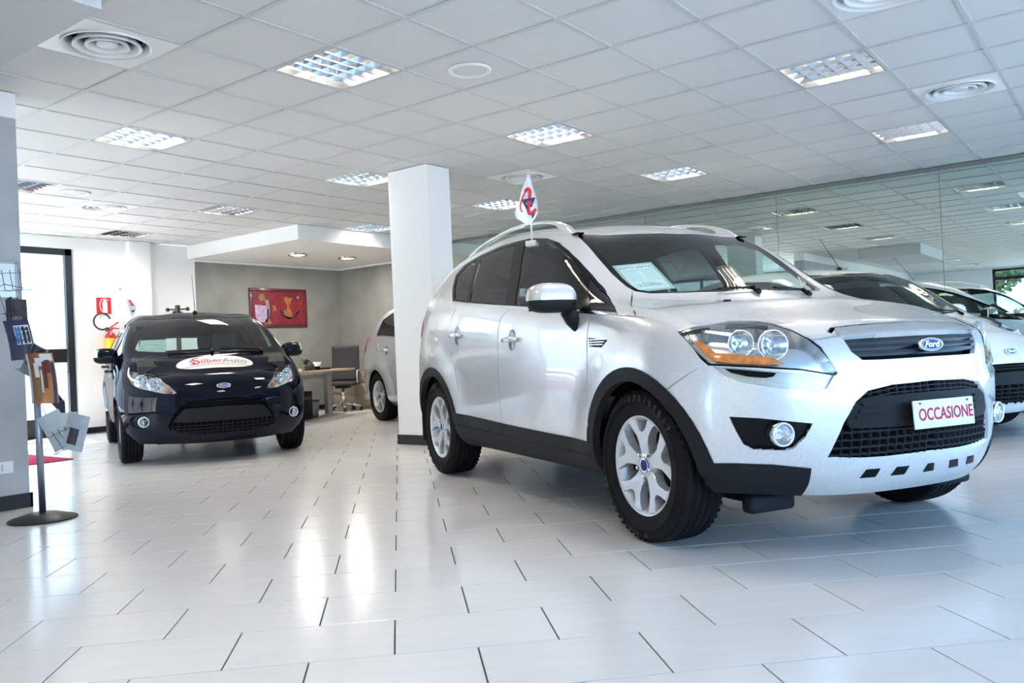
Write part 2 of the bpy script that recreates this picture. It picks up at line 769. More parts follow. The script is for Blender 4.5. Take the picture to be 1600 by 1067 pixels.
# ------------------------------------------------------------------ room shell (x along the ceiling rows, y across, z up)
H = 2.742
XW, YB, XL, YF = 10.45, 11.9, -8.2, -3.6
M_TILE = mat('floor_tile', (.67, .665, .645), .19, var=.03, scale=3.0, stretch=(1, 6, 1), randobj=.02, spec=.5)
M_GROUT = mat('grout', (.055, .06, .065), .8)
M_CEIL = mat('ceiling_panel', (.71, .715, .705), .85, var=.02, scale=60, bump=.08, bscale=220, randobj=.012)
M_TBAR = mat('ceiling_bar', (.60, .61, .61), .5)
M_WALL = mat('white_wall', (.84, .845, .835), .7, bump=.03, bscale=90)
M_CONC = mat('grey_plaster', (.255, .255, .235), .6, var=.16, scale=2.2, bump=.08, bscale=9)
M_CONC2 = mat('blue_grey_plaster', (.40, .415, .43), .55, var=.12, scale=2.5, bump=.08, bscale=9)
M_BASE = mat('baseboard_black', (.010, .010, .012), .4)
M_FRAME = mat('black_frame', (.012, .013, .016), .4)
M_MIRROR = mat('mirror', (.66, .76, .72), .004, 1.0)
M_STRIP = mat('mirror_strip', (.20, .21, .20), .4, .3)
G_WIN = glass_mat('window_glass', (.94, .97, .97), ior=1.45)
M_GROUND = mat('outside_paving', (.55, .52, .47), .9, var=.08, scale=1.5)


def struct(name, b, m, parent=None):
    o = b.build(name, m, parent)
    if parent is None:
        o['kind'] = 'structure'
    return o


# ---- floor: grout bed, tiles laid at 45 degrees
XS, YS = -.9, 6.05           # the yard cuts into the plan left of XS, behind YS
outside_plan = lambda x, y: x < XS + .05 and y > YS + .05
fl = struct('floor', MB().box((XS, YF, -.12), (XW + .1, YB + .1, -.004)).box((XL, YF, -.12), (XS, YS, -.004)), M_GROUT)
DC, DR = Vector((S2_ := math.sqrt(.5), -S2_, 0)), Vector((S2_, S2_, 0))
U0, V0, TW_, TH_ = -.19742671, 6.55708326, .5, .33653
def tile_mb(bb, M=None):
    x0, y0, x1, y1, e = TW_ / 2 - .0026, TH_ / 2 - .0026, TW_ / 2 - .0036, TH_ / 2 - .0036, .001
    vs = [(sx * a, sy * c, z) for a, c, z in ((x0, y0, -.010), (x0, y0, -e), (x1, y1, 0)) for sx, sy in ((-1, -1), (1, -1), (1, 1), (-1, 1))]
    fs = [(8, 9, 10, 11)] + [(k * 4 + i, k * 4 + (i + 1) % 4, k * 4 + 4 + (i + 1) % 4, k * 4 + 4 + i) for k in (0, 1) for i in range(4)]
    return bb.add(vs, fs, False, M)


tile_me = tile_mb(MB()).build('tile', M_TILE).data
bpy.data.objects.remove(bpy.data.objects['tile'])
tiles = []
for r in range(-60, 60):
    off = 0 if r % 2 else 1
    for c in range(-70, 70):
        p = DC * ((c * 2 + off + 1 + U0) * .25) + DR * ((r + .5 + V0) * TH_)
        if XL + .25 < p.x < XW - .25 and YF + .25 < p.y < YB - .25 and not outside_plan(p.x - .3, p.y + .3):
            ok, u, v = in_view(p, 60)
            tiles.append(((0 if ok else 1), p.length, p))
tiles.sort(key=lambda t: (t[0], t[1]))
ang = math.atan2(DC.y, DC.x)
for i, (q, d, p) in enumerate(tiles[:298]):
    o = link('tile', tile_me, fl)
    o.location = p
    o.rotation_euler = (0, 0, ang)
b = MB()
Rz = Matrix.Rotation(ang, 4, 'Z')
for q, d, p in tiles[298:]:
    tile_mb(b, Matrix.Translation(p) @ Rz)
struct('tile_field', b, M_TILE, fl)['kind'] = 'stuff'

# ---- ceiling: grid of bars and lay-in panels
ce = struct('ceiling', MB().box((XS - .1, YF, H + .25), (XW + .1, YB + .1, H + .35)).box((XL, YF, H + .25), (XS - .1, YS + .1, H + .35)), M_WALL)
GA, GB = 3.31924113, 6.60110755
cellxy = lambda A, B: ((B + .5 + GB) * .6, (A + .5 + GA) * .6)
lamps = [(A, B) for A in (-1, 3, 7, 11, 15) for B in (7, 3, -1)] + [(A, B) for A in (-1, 3) for B in (-5, -9, -13, -17)]
vents = [(-2, 5), (-2, 1), (5, 5), (4, -3), (12, 1)]
SOFF_R = (7.38, 9.2)
SOFF_L = (-.75, 1.93, 3.72, 4.95)


def hidden_cell(x, y):
    return (x > SOFF_R[0] - .2 and y > SOFF_R[1] - .1) or (SOFF_L[0] < x < SOFF_L[1] - .2 and SOFF_L[2] + .1 < y < SOFF_L[3])


lamps = [c for c in lamps if not hidden_cell(*cellxy(*c)) and XL < cellxy(*c)[0] < XW and YF < cellxy(*c)[1] < YB and not outside_plan(*cellxy(*c))]
panel_me = MB().box((-.292, -.292, 0), (.292, .292, .016)).build('ceiling_panel', M_CEIL).data
bpy.data.objects.remove(bpy.data.objects['ceiling_panel'])
pans = []
for A in range(-14, 20):
    for B in range(-22, 13):
        if (A, B) in lamps or (A, B) in vents:
            continue
        x, y = cellxy(A, B)
        if not (XL - .3 < x < XW + .3 and YF - .3 < y < YB + .3) or outside_plan(x + .2, y - .2):
            continue
        ok, u, v = in_view((x, y, H), 60)
        pans.append((0 if ok and not hidden_cell(x, y) and x < XW else 1, math.hypot(x, y), x, y))
pans.sort()
for q, d, x, y in pans[:298]:
    o = link('ceiling_panel', panel_me, ce)
    o.location = (x, y, H + .007)
b = MB()
for q, d, x, y in pans[298:]:
    x0, x1 = x - .292, min(x + .292, XW)
    y0, y1 = y - .292, min(y + .292, YB)
    b.box((x0, y0, H + .003), (x1, y1, H + .019))
struct('panel_field', b, M_CEIL, ce)['kind'] = 'stuff'
for A in range(-14, 20):
    y = (A + GA) * .6
    if YF < y < YB:
        struct('ceiling_bar', MB().box((x0 := XS if y > YS else XL, y - .0135, H), (XW, y + .0135, H + .006)).box((x0, y - .003, H + .006), (XW, y + .003, H + .04)), M_TBAR, ce)
for B in range(-22, 14):
    x = (B + GB) * .6
    if XL < x < XW:
        struct('ceiling_bar', MB().box((x - .0135, YF, H - .0005), (x + .0135, y1 := YS if x < XS else YB, H + .0055)).box((x - .003, YF, H + .006), (x + .003, y1, H + .04)), M_TBAR, ce)

# ---- soffits
b = MB()
b.box((SOFF_R[0], SOFF_R[1], H - .205), (XW, YB, H + .002))
sf = struct('trim_1', b, M_WALL)
b = MB()
b.box((SOFF_R[0] + .08, YB - .03, H - .235), (XW - .03, YB, H - .206))
b.box((XW - .03, SOFF_R[1] + .05, H - .235), (XW, YB, H - .206))
struct('soffit_moulding', b, M_WALL, sf)
struct('trim_2', MB().box((SOFF_L[0], SOFF_L[2], H - .225), (SOFF_L[1], SOFF_L[3], H + .002)), mat('soffit_white_shaded', (.60, .61, .61), .7))  # white paint; the shade under the soffit is put into its grey colour

# ---- back wall (y = YB) with the glazed door, a hidden window further left
T = .22
b = MB()
b.box((XS - .2, YB, 0), (.75, YB + T, H))
b.box((3.95, YB, 0), (4.42, YB + T, H))
b.box((.75, YB, 2.6), (3.95, YB + T, H))
b.box((4.42, YB, 2.575), (5.64, YB + T, H))
b.box((5.64, YB, 0), (7.5, YB + T, H))
wb_ = struct('wall_back', b, M_WALL)
struct('trim_3', MB().box((6.40, YB - .09, 0), (6.72, YB + .01, H)), M_WALL)
struct('plaster_panel', MB().box((7.5, YB, 0), (XW + .1, YB + T, H)), M_CONC, wb_)
struct('baseboard_back', MB().box((5.66, YB - .014, 0), (6.39, YB, .075)).box((6.38, YB - .105, 0), (6.74, YB - .09, .075)).box((6.73, YB - .014, 0), (XW, YB, .075)), M_BASE)


def glazed(name, x0, x1, z0, z1, y, rails=(), posts=(), fw=.075, axis='x', depth=.07):
    """framed glazing in a wall; axis x: spans x at y, axis y: spans y at x"""
    fb, gb = MB(), MB()

    def bx(bb, a0, a1, c0, c1, d0, d1):
        if axis == 'x':
            bb.box((a0, y + d0, c0), (a1, y + d1, c1))
        else:
            bb.box((y + d0, a0, c0), (y + d1, a1, c1))
    o = None
    bx(fb, x0, x1, z1 - fw, z1, 0, depth)
    bx(fb, x0, x1, z0, z0 + fw * 1.2, 0, depth)
    bx(fb, x0, x0 + fw, z0, z1, 0, depth)
    bx(fb, x1 - fw, x1, z0, z1, 0, depth)
    o = struct(name, fb, M_FRAME)
    for r0, r1 in rails:
        q = MB()
        bx(q, x0 + fw, x1 - fw, r0, r1, .002, depth - .002)
        q.build('rail', M_FRAME, o)
    for p in posts:
        q = MB()
        bx(q, p - fw / 2, p + fw / 2, z0 + fw, z1 - fw, .001, depth - .001)
        q.build('mullion', M_FRAME, o)
    es = [x0 + fw] + list(posts) + [x1 - fw]
    for a0, a1 in zip(es[:-1], es[1:]):
        q = MB()
        bx(q, a0, a1, z0 + fw, z1 - fw, depth * .45, depth * .55)
        q.build('pane', G_WIN, o)
    return o


dr = glazed('door_1', 4.44, 5.62, .0, 2.575, YB + .02, rails=((.075, .25), (1.0, 1.19)), fw=.09)
MB().cyl((5.50, YB - .03, .85), (5.50, YB - .03, 1.35), .014, 10).cyl((5.50, YB - .03, .88), (5.50, YB + .04, .88), .009, 8).cyl((5.50, YB - .03, 1.32), (5.50, YB + .04, 1.32), .009, 8).build('door_handle', M_FRAME, dr)
glazed('window_1', .75, 3.95, .05, 2.6, YB + .05, posts=(1.8, 2.9))

# ---- grey plaster return on the left
b = MB()
b.box((XS, 5.94, 0), (2.47, 6.16, 2.575))
wl = struct('wall_left', b, M_CONC2)
struct('wall_band', MB().box((XS, 5.938, 2.575), (2.472, 6.162, H)).box((XL, 5.94, 0), (XS, 6.16, H)), M_WALL, wl)
b = MB()
b.box((XS - .2, 6.16, 2.66), (XS, YB + .02, H)).box((XS - .2, 6.16, 0), (XS, YB + .02, .06))
struct('wall_side', b, M_WALL)
glazed('window_4', 6.16, YB, .06, 2.66, XS - .1, posts=(8.0, 9.9), axis='y')
struct('baseboard_left', MB().box((-.9, 5.926, 0), (2.484, 5.94, .095)).box((2.47, 5.926, 0), (2.484, 6.16, .095)), M_BASE)

# ---- mirror wall (x = XW)
b = MB()
b.box((XW + .008, YF, 0), (XW + .2, 9.15, H))
wr = struct('wall_right', b, M_DARKW := mat('mirror_backing', (.08, .085, .08), .7))
struct('plaster_panel', MB().box((XW, 9.15, 0), (XW + .2, YB + .1, H)), M_CONC, wr)
seams = [YF, -1.89, -.035, 1.82, 3.68, 5.53, 7.35, 9.15]
for y0, y1 in zip(seams[:-1], seams[1:]):
    struct('mirror_panel', MB().box((XW, y0 + .002, .08), (XW + .006, y1 - .002, H - .045)), M_MIRROR, wr)
struct('mirror_rail', MB().box((XW - .012, YF, H - .045), (XW + .008, 9.15, H - .001)), M_STRIP, wr)
struct('baseboard_right', MB().box((XW - .014, YF, 0), (XW, YB, .078)), M_BASE)

# ---- front wall (behind the viewer) and far left wall: big shop windows
b = MB()
b.box((XL - .2, YF - .2, 0), (-3.3, YF, H))
b.box((10.1, YF - .2, 0), (XW + .2, YF, H))
b.box((-3.3, YF - .2, 2.46), (10.1, YF, H))
b.box((-3.3, YF - .2, 0), (10.1, YF, .10))
struct('wall_front', b, M_WALL)
glazed('window_2', -3.3, 10.1, .10, 2.46, YF - .1, posts=(-.6, 2.1, 4.8, 7.5))
b = MB()
b.box((XL - .2, YF - .2, 0), (XL, -3.5, H))
b.box((XL - .2, 3.75, 0), (XL, 6.16, H))
b.box((XL - .2, -3.5, 2.70), (XL, 3.75, H))
b.box((XL - .2, -3.5, 0), (XL, 3.75, .08))
struct('wall_far', b, M_WALL)
glazed('window_3', -3.5, 3.75, .08, 2.70, XL - .1, posts=(1.3, -1.1), rails=((2.36, 2.46),), axis='y')

# ---- outside: paving, the building over the road, wall of the yard behind the door
struct('ground', MB().box((-60, -60, -.5), (60, 60, -.13)), M_GROUND)
M_YELLOW = mat('yellow_render', (.21, .165, .085), .9, var=.06, scale=1.2)
M_PALE = mat('pale_render', (.84, .78, .69), .9, var=.04, scale=1.2)
M_BEIGE = mat('beige_band', (.70, .52, .34), .9)
M_SIGNW = mat('sign_white', (.40, .42, .45), .5)
M_SIGNB = mat('sign_blue', (.006, .02, .12), .5)
M_LEAF = mat('foliage', (.035, .075, .02), .7, var=.4, scale=8)
M_BARK = mat('bark', (.12, .09, .06), .9)
M_BRICKR = mat('red_render', (.50, .14, .10), .8)
bl = empty('building', (-17.0, 0, 0), 0, 'yellow rendered building across the road seen in the mirror', 'building')
MB().box((-6, -16, -.13), (0, 3.1, 7.5)).build('facade', M_YELLOW, bl)
MB().box((-.02, -14, .2), (.04, -9, 2.3)).build('shop_window', M_FRAME, bl)
MB().box((-6.1, -16.1, 7.5), (.2, 3.2, 7.8)).build('cornice', M_PALE, bl)
sg = tag(MB().rbox((0, -4.6, 0), (.16, 0, .75), .03, 2).build('shop_sign', M_SIGNW), 'white shop sign with dark blue letters on the yellow building', 'sign')
sg.location = (-16.96, 1.15, 1.42)
text_mesh('sign_text', 'RVC', .50, M_SIGNB, sg, frame_M((.163, -.85, .33), (0, -1, 0), (0, 0, 1), (-1, 0, 0)) @ Matrix.Rotation(R(180), 4, 'Y'), .002, bold=.012)
yw = empty('building', (3, 24, 0), 0, 'pale building with a beige band seen through the glass door', 'building')
MB().box((-14, 0, -.13), (12, 3, 6)).build('facade', M_PALE, yw)
MB().box((-14, -.03, 1.75), (12, 0, 2.35)).build('band', M_BEIGE, yw)
MB().box((-14.1, -.1, 6), (12.1, 3, 6.2)).build('cornice', M_PALE, yw)
yd = empty('building', (-6.2, 13, 0), 0, 'unseen pale house added across the yard to bounce neutral light in from the left', 'building')  # added out of view so the left window gets neutral light, not blue sky
MB().box((-4, -6.6, -.13), (0, 7.5, 6.5)).build('facade', M_PALE, yd)
for k in range(3):
    MB().box((-.02, -4.5 + 4 * k, 1.0), (.03, -3.3 + 4 * k, 2.5)).build('window', M_FRAME, yd)


def tree(x, y, h, r, label):
    t = empty('tree', (x, y, -.13), 0, label, 'tree', None)
    b = MB()
    b.cyl((0, 0, 0), (.05, 0, h * .6), .13, 10, .07)
    for k in range(5):
        a = k * 2.4
        b.cyl((.03, 0, h * .45), (math.cos(a) * r * .6, math.sin(a) * r * .6, h * .75), .05, 6, .02)
    b.build('trunk', M_BARK, t)
    b = MB()
    q = random.Random(3)
    for k in range(2600):
        d = Vector((q.gauss(0, 1), q.gauss(0, 1), q.gauss(0, 1))).normalized() * (r * (.45 + .55 * q.random()))
        c = Vector((0, 0, h * .72)) + Vector((d.x, d.y, d.z * .9))
        u_ = Vector((q.gauss(0, 1), q.gauss(0, 1), q.gauss(0, 1))).normalized()
        v_ = u_.orthogonal().normalized()
        s_ = .10 + .10 * q.random()
        b.add([c - u_ * s_, c + v_ * s_ * .5, c + u_ * s_, c - v_ * s_ * .5], [(0, 1, 2, 3)])
    b.build('crown', M_LEAF, t)['kind'] = 'stuff'


tree(-15.2, 4.9, 5.0, 1.5, 'leafy green tree at the corner of the yellow building, in the mirror')

# ------------------------------------------------------------------ body shapes: x forward from the front axle, y half width, z up
def sstep(a, b, t):
    t = max(0, min(1, (t - a) / (b - a)))
    return t * t * (3 - 2 * t)


def arch_bulge(wb, amt, zc=0.34, r0=.44, r1=.66):
    def f(x, y, z):
        if y < .5:
            return 0
        o = 0
        for cx in (0, -wb):
            d = math.hypot(x - cx, z - zc)
            o += amt * (1 - sstep(r0, r1, d))
        return o * sstep(.5, .7, y)
    return f


KUGA = dict(
    stations=[
        dict(x=0, rows=[(.73, .27, .40), (.79, .36, .44), (.805, .55, .47), (.805, .74, .47), (.79, .86, .455), (.765, .915, .43), (.725, .945, .40), (.665, .957, .37)],
             top=[(.12, .008), (.19, .008), (.215, .008)]),
        dict(x=.22, rows=[(.78, .25), (.875, .34), (.90, .55), (.905, .76), (.885, .90), (.845, .965), (.79, .99), (.72, 1.0)],
             top=[(0.03, .018), (0.05, .03), (0.06, .034)]),
        dict(x=.0, rows=[(.78, .25), (.88, .34), (.905, .55), (.91, .78), (.895, .94), (.86, 1.015), (.81, 1.043), (.74, 1.055)],
             top=[(.05, .015), (.09, .022), (.10, .024)]),
        dict(x=-.40, rows=[(.78, .25), (.865, .34), (.89, .55), (.90, .78), (.893, .95), (.865, 1.06), (.82, 1.11), (.755, 1.145)],
             top=[(.14, -.025), (.25, -.048), (.29, -.055)]),
        dict(x=-.80, rows=[(.78, .25), (.86, .34), (.885, .55), (.90, .78), (.897, .96), (.868, 1.09), (.805, 1.27), (.715, 1.395)],
             top=[(.11, -.015), (.20, -.035), (.235, -.04)]),
        dict(x=-1.2, rows=[(.78, .25), (.86, .34), (.885, .55), (.90, .78), (.90, .97), (.87, 1.13), (.79, 1.36), (.67, 1.565)],
             top=[(.07, .02), (.12, .035), (.14, .04)]),
        dict(x=-1.8, rows=[(.78, .25), (.86, .34), (.885, .55), (.90, .78), (.90, .98), (.872, 1.18), (.785, 1.40), (.65, 1.625)],
             top=[(0, .03), (0, .048), (0, .054)]),
        dict(x=-2.4, rows=[(.78, .25), (.87, .35), (.90, .56), (.91, .79), (.90, .99), (.865, 1.225), (.775, 1.42), (.64, 1.605)],
             top=[(0, .03), (0, .048), (0, .054)]),
        dict(x=-2.85, rows=[(.76, .27), (.865, .36), (.895, .57), (.90, .80), (.88, 1.0), (.84, 1.24), (.755, 1.41), (.625, 1.555)],
             top=[(-.04, .028), (-.06, .04), (-.07, .045)]),
        dict(x=-3.2, rows=[(.68, .32, .06), (.79, .40, 0), (.82, .58, -.02), (.825, .80, -.04), (.80, 1.0, -.04), (.76, 1.22, .0), (.695, 1.36, .06), (.60, 1.475, .12)],
             top=[(-.07, .025), (-.11, .035), (-.12, .04)]),
    ],
    front=[[(.60, .255), (.69, .25), (.71, .25)], [(.655, .355), (.755, .345), (.785, .345)], [(.69, .55), (.795, .55), (.832, .55)],
           [(.69, .74), (.79, .74), (.825, .74)], [(.665, .865), (.76, .86), (.788, .86)], [(.625, .905), (.72, .905), (.75, .905)],
           [(.56, .94), (.655, .937), (.685, .937)]],
    rear=[[(-3.25, .31), (-3.29, .31), (-3.3, .31)], [(-3.32, .40), (-3.37, .40), (-3.385, .40)], [(-3.34, .58), (-3.39, .58), (-3.40, .58)],
          [(-3.33, .80), (-3.37, .80), (-3.38, .80)], [(-3.31, 1.0), (-3.35, 1.0), (-3.36, 1.0)], [(-3.26, 1.23), (-3.30, 1.24), (-3.31, 1.24)],
          [(-3.20, 1.37), (-3.245, 1.38), (-3.26, 1.38)]],
    bulge=arch_bulge(2.69, .018))

FIESTA = dict(
    stations=[
        dict(x=0, rows=[(.68, .20, .36), (.735, .30, .41), (.755, .45, .43), (.76, .60, .42), (.745, .70, .39), (.72, .765, .345), (.675, .80, .30), (.605, .825, .25)],
             top=[(.13, .008), (.21, .01), (.24, .012)]),
        dict(x=.12, rows=[(.72, .20), (.815, .30), (.84, .48), (.845, .66), (.825, .785), (.785, .86), (.735, .90), (.66, .925)],
             top=[(.06, .015), (.10, .03), (.115, .034)]),
        dict(x=-.12, rows=[(.72, .20), (.82, .30), (.845, .48), (.85, .68), (.84, .82), (.81, .915), (.768, .965), (.70, 1.0)],
             top=[(.10, -.012), (.175, -.025), (.20, -.03)]),
        dict(x=-.50, rows=[(.72, .20), (.82, .30), (.84, .48), (.85, .68), (.845, .85), (.82, .95), (.76, 1.09), (.665, 1.215)],
             top=[(.10, -.012), (.17, -.025), (.20, -.03)]),
        dict(x=-.95, rows=[(.72, .20), (.82, .30), (.84, .48), (.85, .68), (.848, .86), (.825, .98), (.75, 1.17), (.61, 1.385)],
             top=[(.07, .018), (.12, .032), (.14, .036)]),
        dict(x=-1.5, rows=[(.72, .20), (.82, .30), (.84, .48), (.85, .68), (.848, .87), (.825, 1.01), (.74, 1.22), (.59, 1.425)],
             top=[(0, .025), (0, .04), (0, .045)]),
        dict(x=-2.0, rows=[(.72, .21), (.82, .31), (.845, .49), (.852, .69), (.845, .87), (.815, 1.045), (.725, 1.24), (.575, 1.405)],
             top=[(0, .025), (0, .038), (0, .042)]),
        dict(x=-2.489, rows=[(.72, .22), (.82, .32), (.845, .50), (.85, .70), (.835, .88), (.785, 1.07), (.695, 1.22), (.555, 1.355)],
             top=[(-.02, .02), (-.04, .03), (-.05, .034)]),
        dict(x=-2.85, rows=[(.64, .27, .05), (.735, .34, 0), (.755, .50, -.02), (.76, .70, -.02), (.745, .88, 0), (.695, 1.05, .06), (.625, 1.18, .13), (.53, 1.29, .20)],
             top=[(-.05, .018), (-.08, .026), (-.09, .03)]),
    ],
    front=[[(.54, .19), (.635, .185), (.66, .185)], [(.605, .29), (.71, .285), (.74, .285)], [(.635, .45), (.74, .45), (.77, .45)],
           [(.625, .60), (.725, .60), (.755, .60)], [(.59, .695), (.69, .69), (.72, .69)], [(.535, .755), (.64, .75), (.67, .75)],
           [(.46, .80), (.555, .795), (.585, .795)]],
    rear=[[(-2.88, .26), (-2.92, .26), (-2.93, .26)], [(-2.94, .34), (-2.99, .34), (-3.0, .34)], [(-2.96, .50), (-3.01, .50), (-3.02, .50)],
          [(-2.95, .70), (-3.0, .70), (-3.01, .70)], [(-2.91, .88), (-2.95, .88), (-2.96, .88)], [(-2.84, 1.06), (-2.87, 1.065), (-2.88, 1.065)],
          [(-2.76, 1.19), (-2.79, 1.20), (-2.80, 1.20)]],
    bulge=arch_bulge(2.489, .014, .29, .37, .56))

CMAX = dict(
    stations=[
        dict(x=0, rows=[(.72, .22, .42), (.78, .32, .48), (.80, .48, .50), (.805, .64, .49), (.79, .74, .46), (.765, .81, .41), (.72, .855, .35), (.65, .885, .29)],
             top=[(.14, .01), (.22, .014), (.25, .016)]),
        dict(x=.12, rows=[(.77, .22), (.865, .32), (.89, .50), (.895, .68), (.875, .82), (.835, .91), (.78, .955), (.70, .98)],
             top=[(.06, .016), (.10, .03), (.115, .034)]),
        dict(x=-.15, rows=[(.77, .22), (.87, .32), (.895, .50), (.90, .70), (.89, .86), (.86, .97), (.815, 1.02), (.745, 1.055)],
             top=[(.14, -.02), (.24, -.04), (.27, -.045)]),
        dict(x=-.55, rows=[(.77, .22), (.87, .32), (.89, .50), (.90, .70), (.893, .89), (.865, 1.02), (.805, 1.17), (.71, 1.30)],
             top=[(.11, -.012), (.20, -.025), (.23, -.03)]),
        dict(x=-1.0, rows=[(.77, .22), (.87, .32), (.89, .50), (.90, .70), (.895, .90), (.87, 1.05), (.79, 1.27), (.66, 1.49)],
             top=[(.07, .02), (.12, .036), (.14, .04)]),
        dict(x=-1.6, rows=[(.77, .22), (.87, .32), (.89, .50), (.90, .70), (.895, .91), (.87, 1.08), (.78, 1.33), (.64, 1.545)],
             top=[(0, .028), (0, .044), (0, .05)]),
        dict(x=-2.15, rows=[(.77, .22), (.87, .32), (.89, .50), (.90, .70), (.89, .92), (.86, 1.11), (.77, 1.34), (.63, 1.53)],
             top=[(0, .028), (0, .044), (0, .05)]),
        dict(x=-2.65, rows=[(.76, .23), (.865, .33), (.89, .51), (.895, .71), (.88, .93), (.84, 1.13), (.755, 1.31), (.615, 1.48)],
             top=[(-.03, .025), (-.05, .036), (-.06, .04)]),
        dict(x=-3.08, rows=[(.68, .28, .06), (.78, .36, 0), (.80, .54, -.02), (.805, .74, -.03), (.79, .93, -.02), (.745, 1.12, .04), (.68, 1.27, .11), (.585, 1.40, .18)],
             top=[(-.06, .02), (-.09, .03), (-.10, .034)]),
    ],
    front=[[(.64, .21), (.75, .205), (.78, .205)], [(.71, .31), (.825, .305), (.86, .305)], [(.735, .48), (.85, .48), (.885, .48)],
           [(.72, .64), (.83, .64), (.865, .64)], [(.685, .735), (.79, .73), (.825, .73)], [(.615, .805), (.72, .80), (.755, .80)],
           [(.52, .855), (.63, .855), (.665, .855)]],
    rear=[[(-3.12, .27), (-3.16, .27), (-3.17, .27)], [(-3.20, .36), (-3.25, .36), (-3.26, .36)], [(-3.22, .54), (-3.27, .54), (-3.28, .54)],
          [(-3.21, .74), (-3.25, .74), (-3.26, .74)], [(-3.17, .93), (-3.21, .93), (-3.22, .93)], [(-3.10, 1.13), (-3.13, 1.13), (-3.14, 1.13)],
          [(-3.02, 1.28), (-3.05, 1.29), (-3.06, 1.29)]],
    bulge=arch_bulge(2.648, .014, .32, .41, .60))


def stretch_spec(s, fx, fz, fy=1.0, bulge=None, tail=0.0):
    """same kind of body with another wheelbase and height"""
    def X(x):
        return x if x > 0 else x * fx
    o = dict(stations=[], front=[], rear=[], bulge=bulge)
    for st in s['stations']:
        base = st['x']
        o['stations'].append(dict(x=X(base), rows=[(r[0] * fy, r[1] * fz) + ((r[2],) if len(r) > 2 else ()) for r in st['rows']], top=st['top']))
    o['front'] = [[(x, z * fz) for x, z in r] for r in s['front']]
    o['rear'] = [[(X(x) - tail, z * fz) for x, z in r] for r in s['rear']]
    o['stations'][-1]['x'] -= tail
    o['stations'][-2]['x'] -= tail * .7
    return o


SMAX = stretch_spec(CMAX, 2.85 / 2.648, 1.03, 1.02, arch_bulge(2.85, .022, .33, .42, .62), .16)

# ------------------------------------------------------------------ car materials
M_SILVER = mat('silver_paint', (.72, .722, .725), .27, .45, coat=1.0, flake=.04)
M_GREYSIL = mat('grey_silver_paint', (.50, .53, .54), .28, .55, coat=1.0, flake=.04)
M_NAVY = mat('navy_paint', (.002, .0035, .011), .2, .0, coat=.5, spec=.0)
M_WHITE = mat('white_paint', (.82, .83, .83), .3, 0, coat=1.0)
M_PLAS = mat('dark_plastic', (.014, .015, .017), .55, spec=.16, bump=.15, bscale=600)
M_BLACK = mat('black_trim', (.004, .004, .005), .2, spec=.18)
M_DARK = mat('black_lining', (.006, .006, .006), .9, spec=.1)
M_CHROME = mat('chrome', (.82, .83, .84), .07, 1.0)
M_ALLOY = mat('alloy', (.62, .63, .65), .34, .45, coat=.3)
M_STEEL = mat('steel', (.30, .30, .31), .35, 1.0)
M_BRAKE = mat('brake_steel', (.045, .045, .047), .5, .4)
M_RUBBER = mat('tyre_rubber', (.009, .009, .0095), .65, spec=.12, bump=.2, bscale=200)
M_SLAT = mat('grille_slat_gloss', (.022, .025, .029), .25, spec=.4)
M_RUBTXT = mat('tyre_lettering', (.045, .045, .047), .6, spec=.2)
M_SEAT = mat('seat_fabric', (.03, .032, .035), .85, var=.3, scale=90)
M_DASH = mat('dash_plastic', (.022, .023, .024), .6, bump=.2, bscale=400)
M_LINER = mat('headliner', (.34, .36, .36), .9)
M_INPIL = mat('inner_trim', (.22, .25, .25), .75)
G_WS = glass_mat('windscreen_glass', (.80, .92, .90), ior=1.42)
G_SIDE = glass_mat('side_glass', (.74, .86, .83), ior=1.45)
G_DARK = glass_mat('privacy_glass', (.10, .11, .11), ior=1.45)
G_LAMP = glass_mat('lamp_lens', (.93, .95, .96))
M_AMBER = mat('amber_lens', (.75, .22, .02), .15, 0, coat=1.0, var=.35, scale=40)
M_REDL = mat('red_lens', (.36, .006, .009), .2, 0, coat=.25, spec=.2)
M_LAMPIN = mat('lamp_silver', (.62, .65, .68), .18, .9)
M_BLUE = mat('badge_blue', (.005, .03, .19), .35, spec=.2)
M_BADGEW = mat('badge_white', (.85, .87, .9), .15, .6)
M_PLATE = mat('plate_white', (.80, .81, .82), .45, spec=.2)
M_PINK = mat('plate_lettering', (.50, .012, .06), .5, spec=.2)


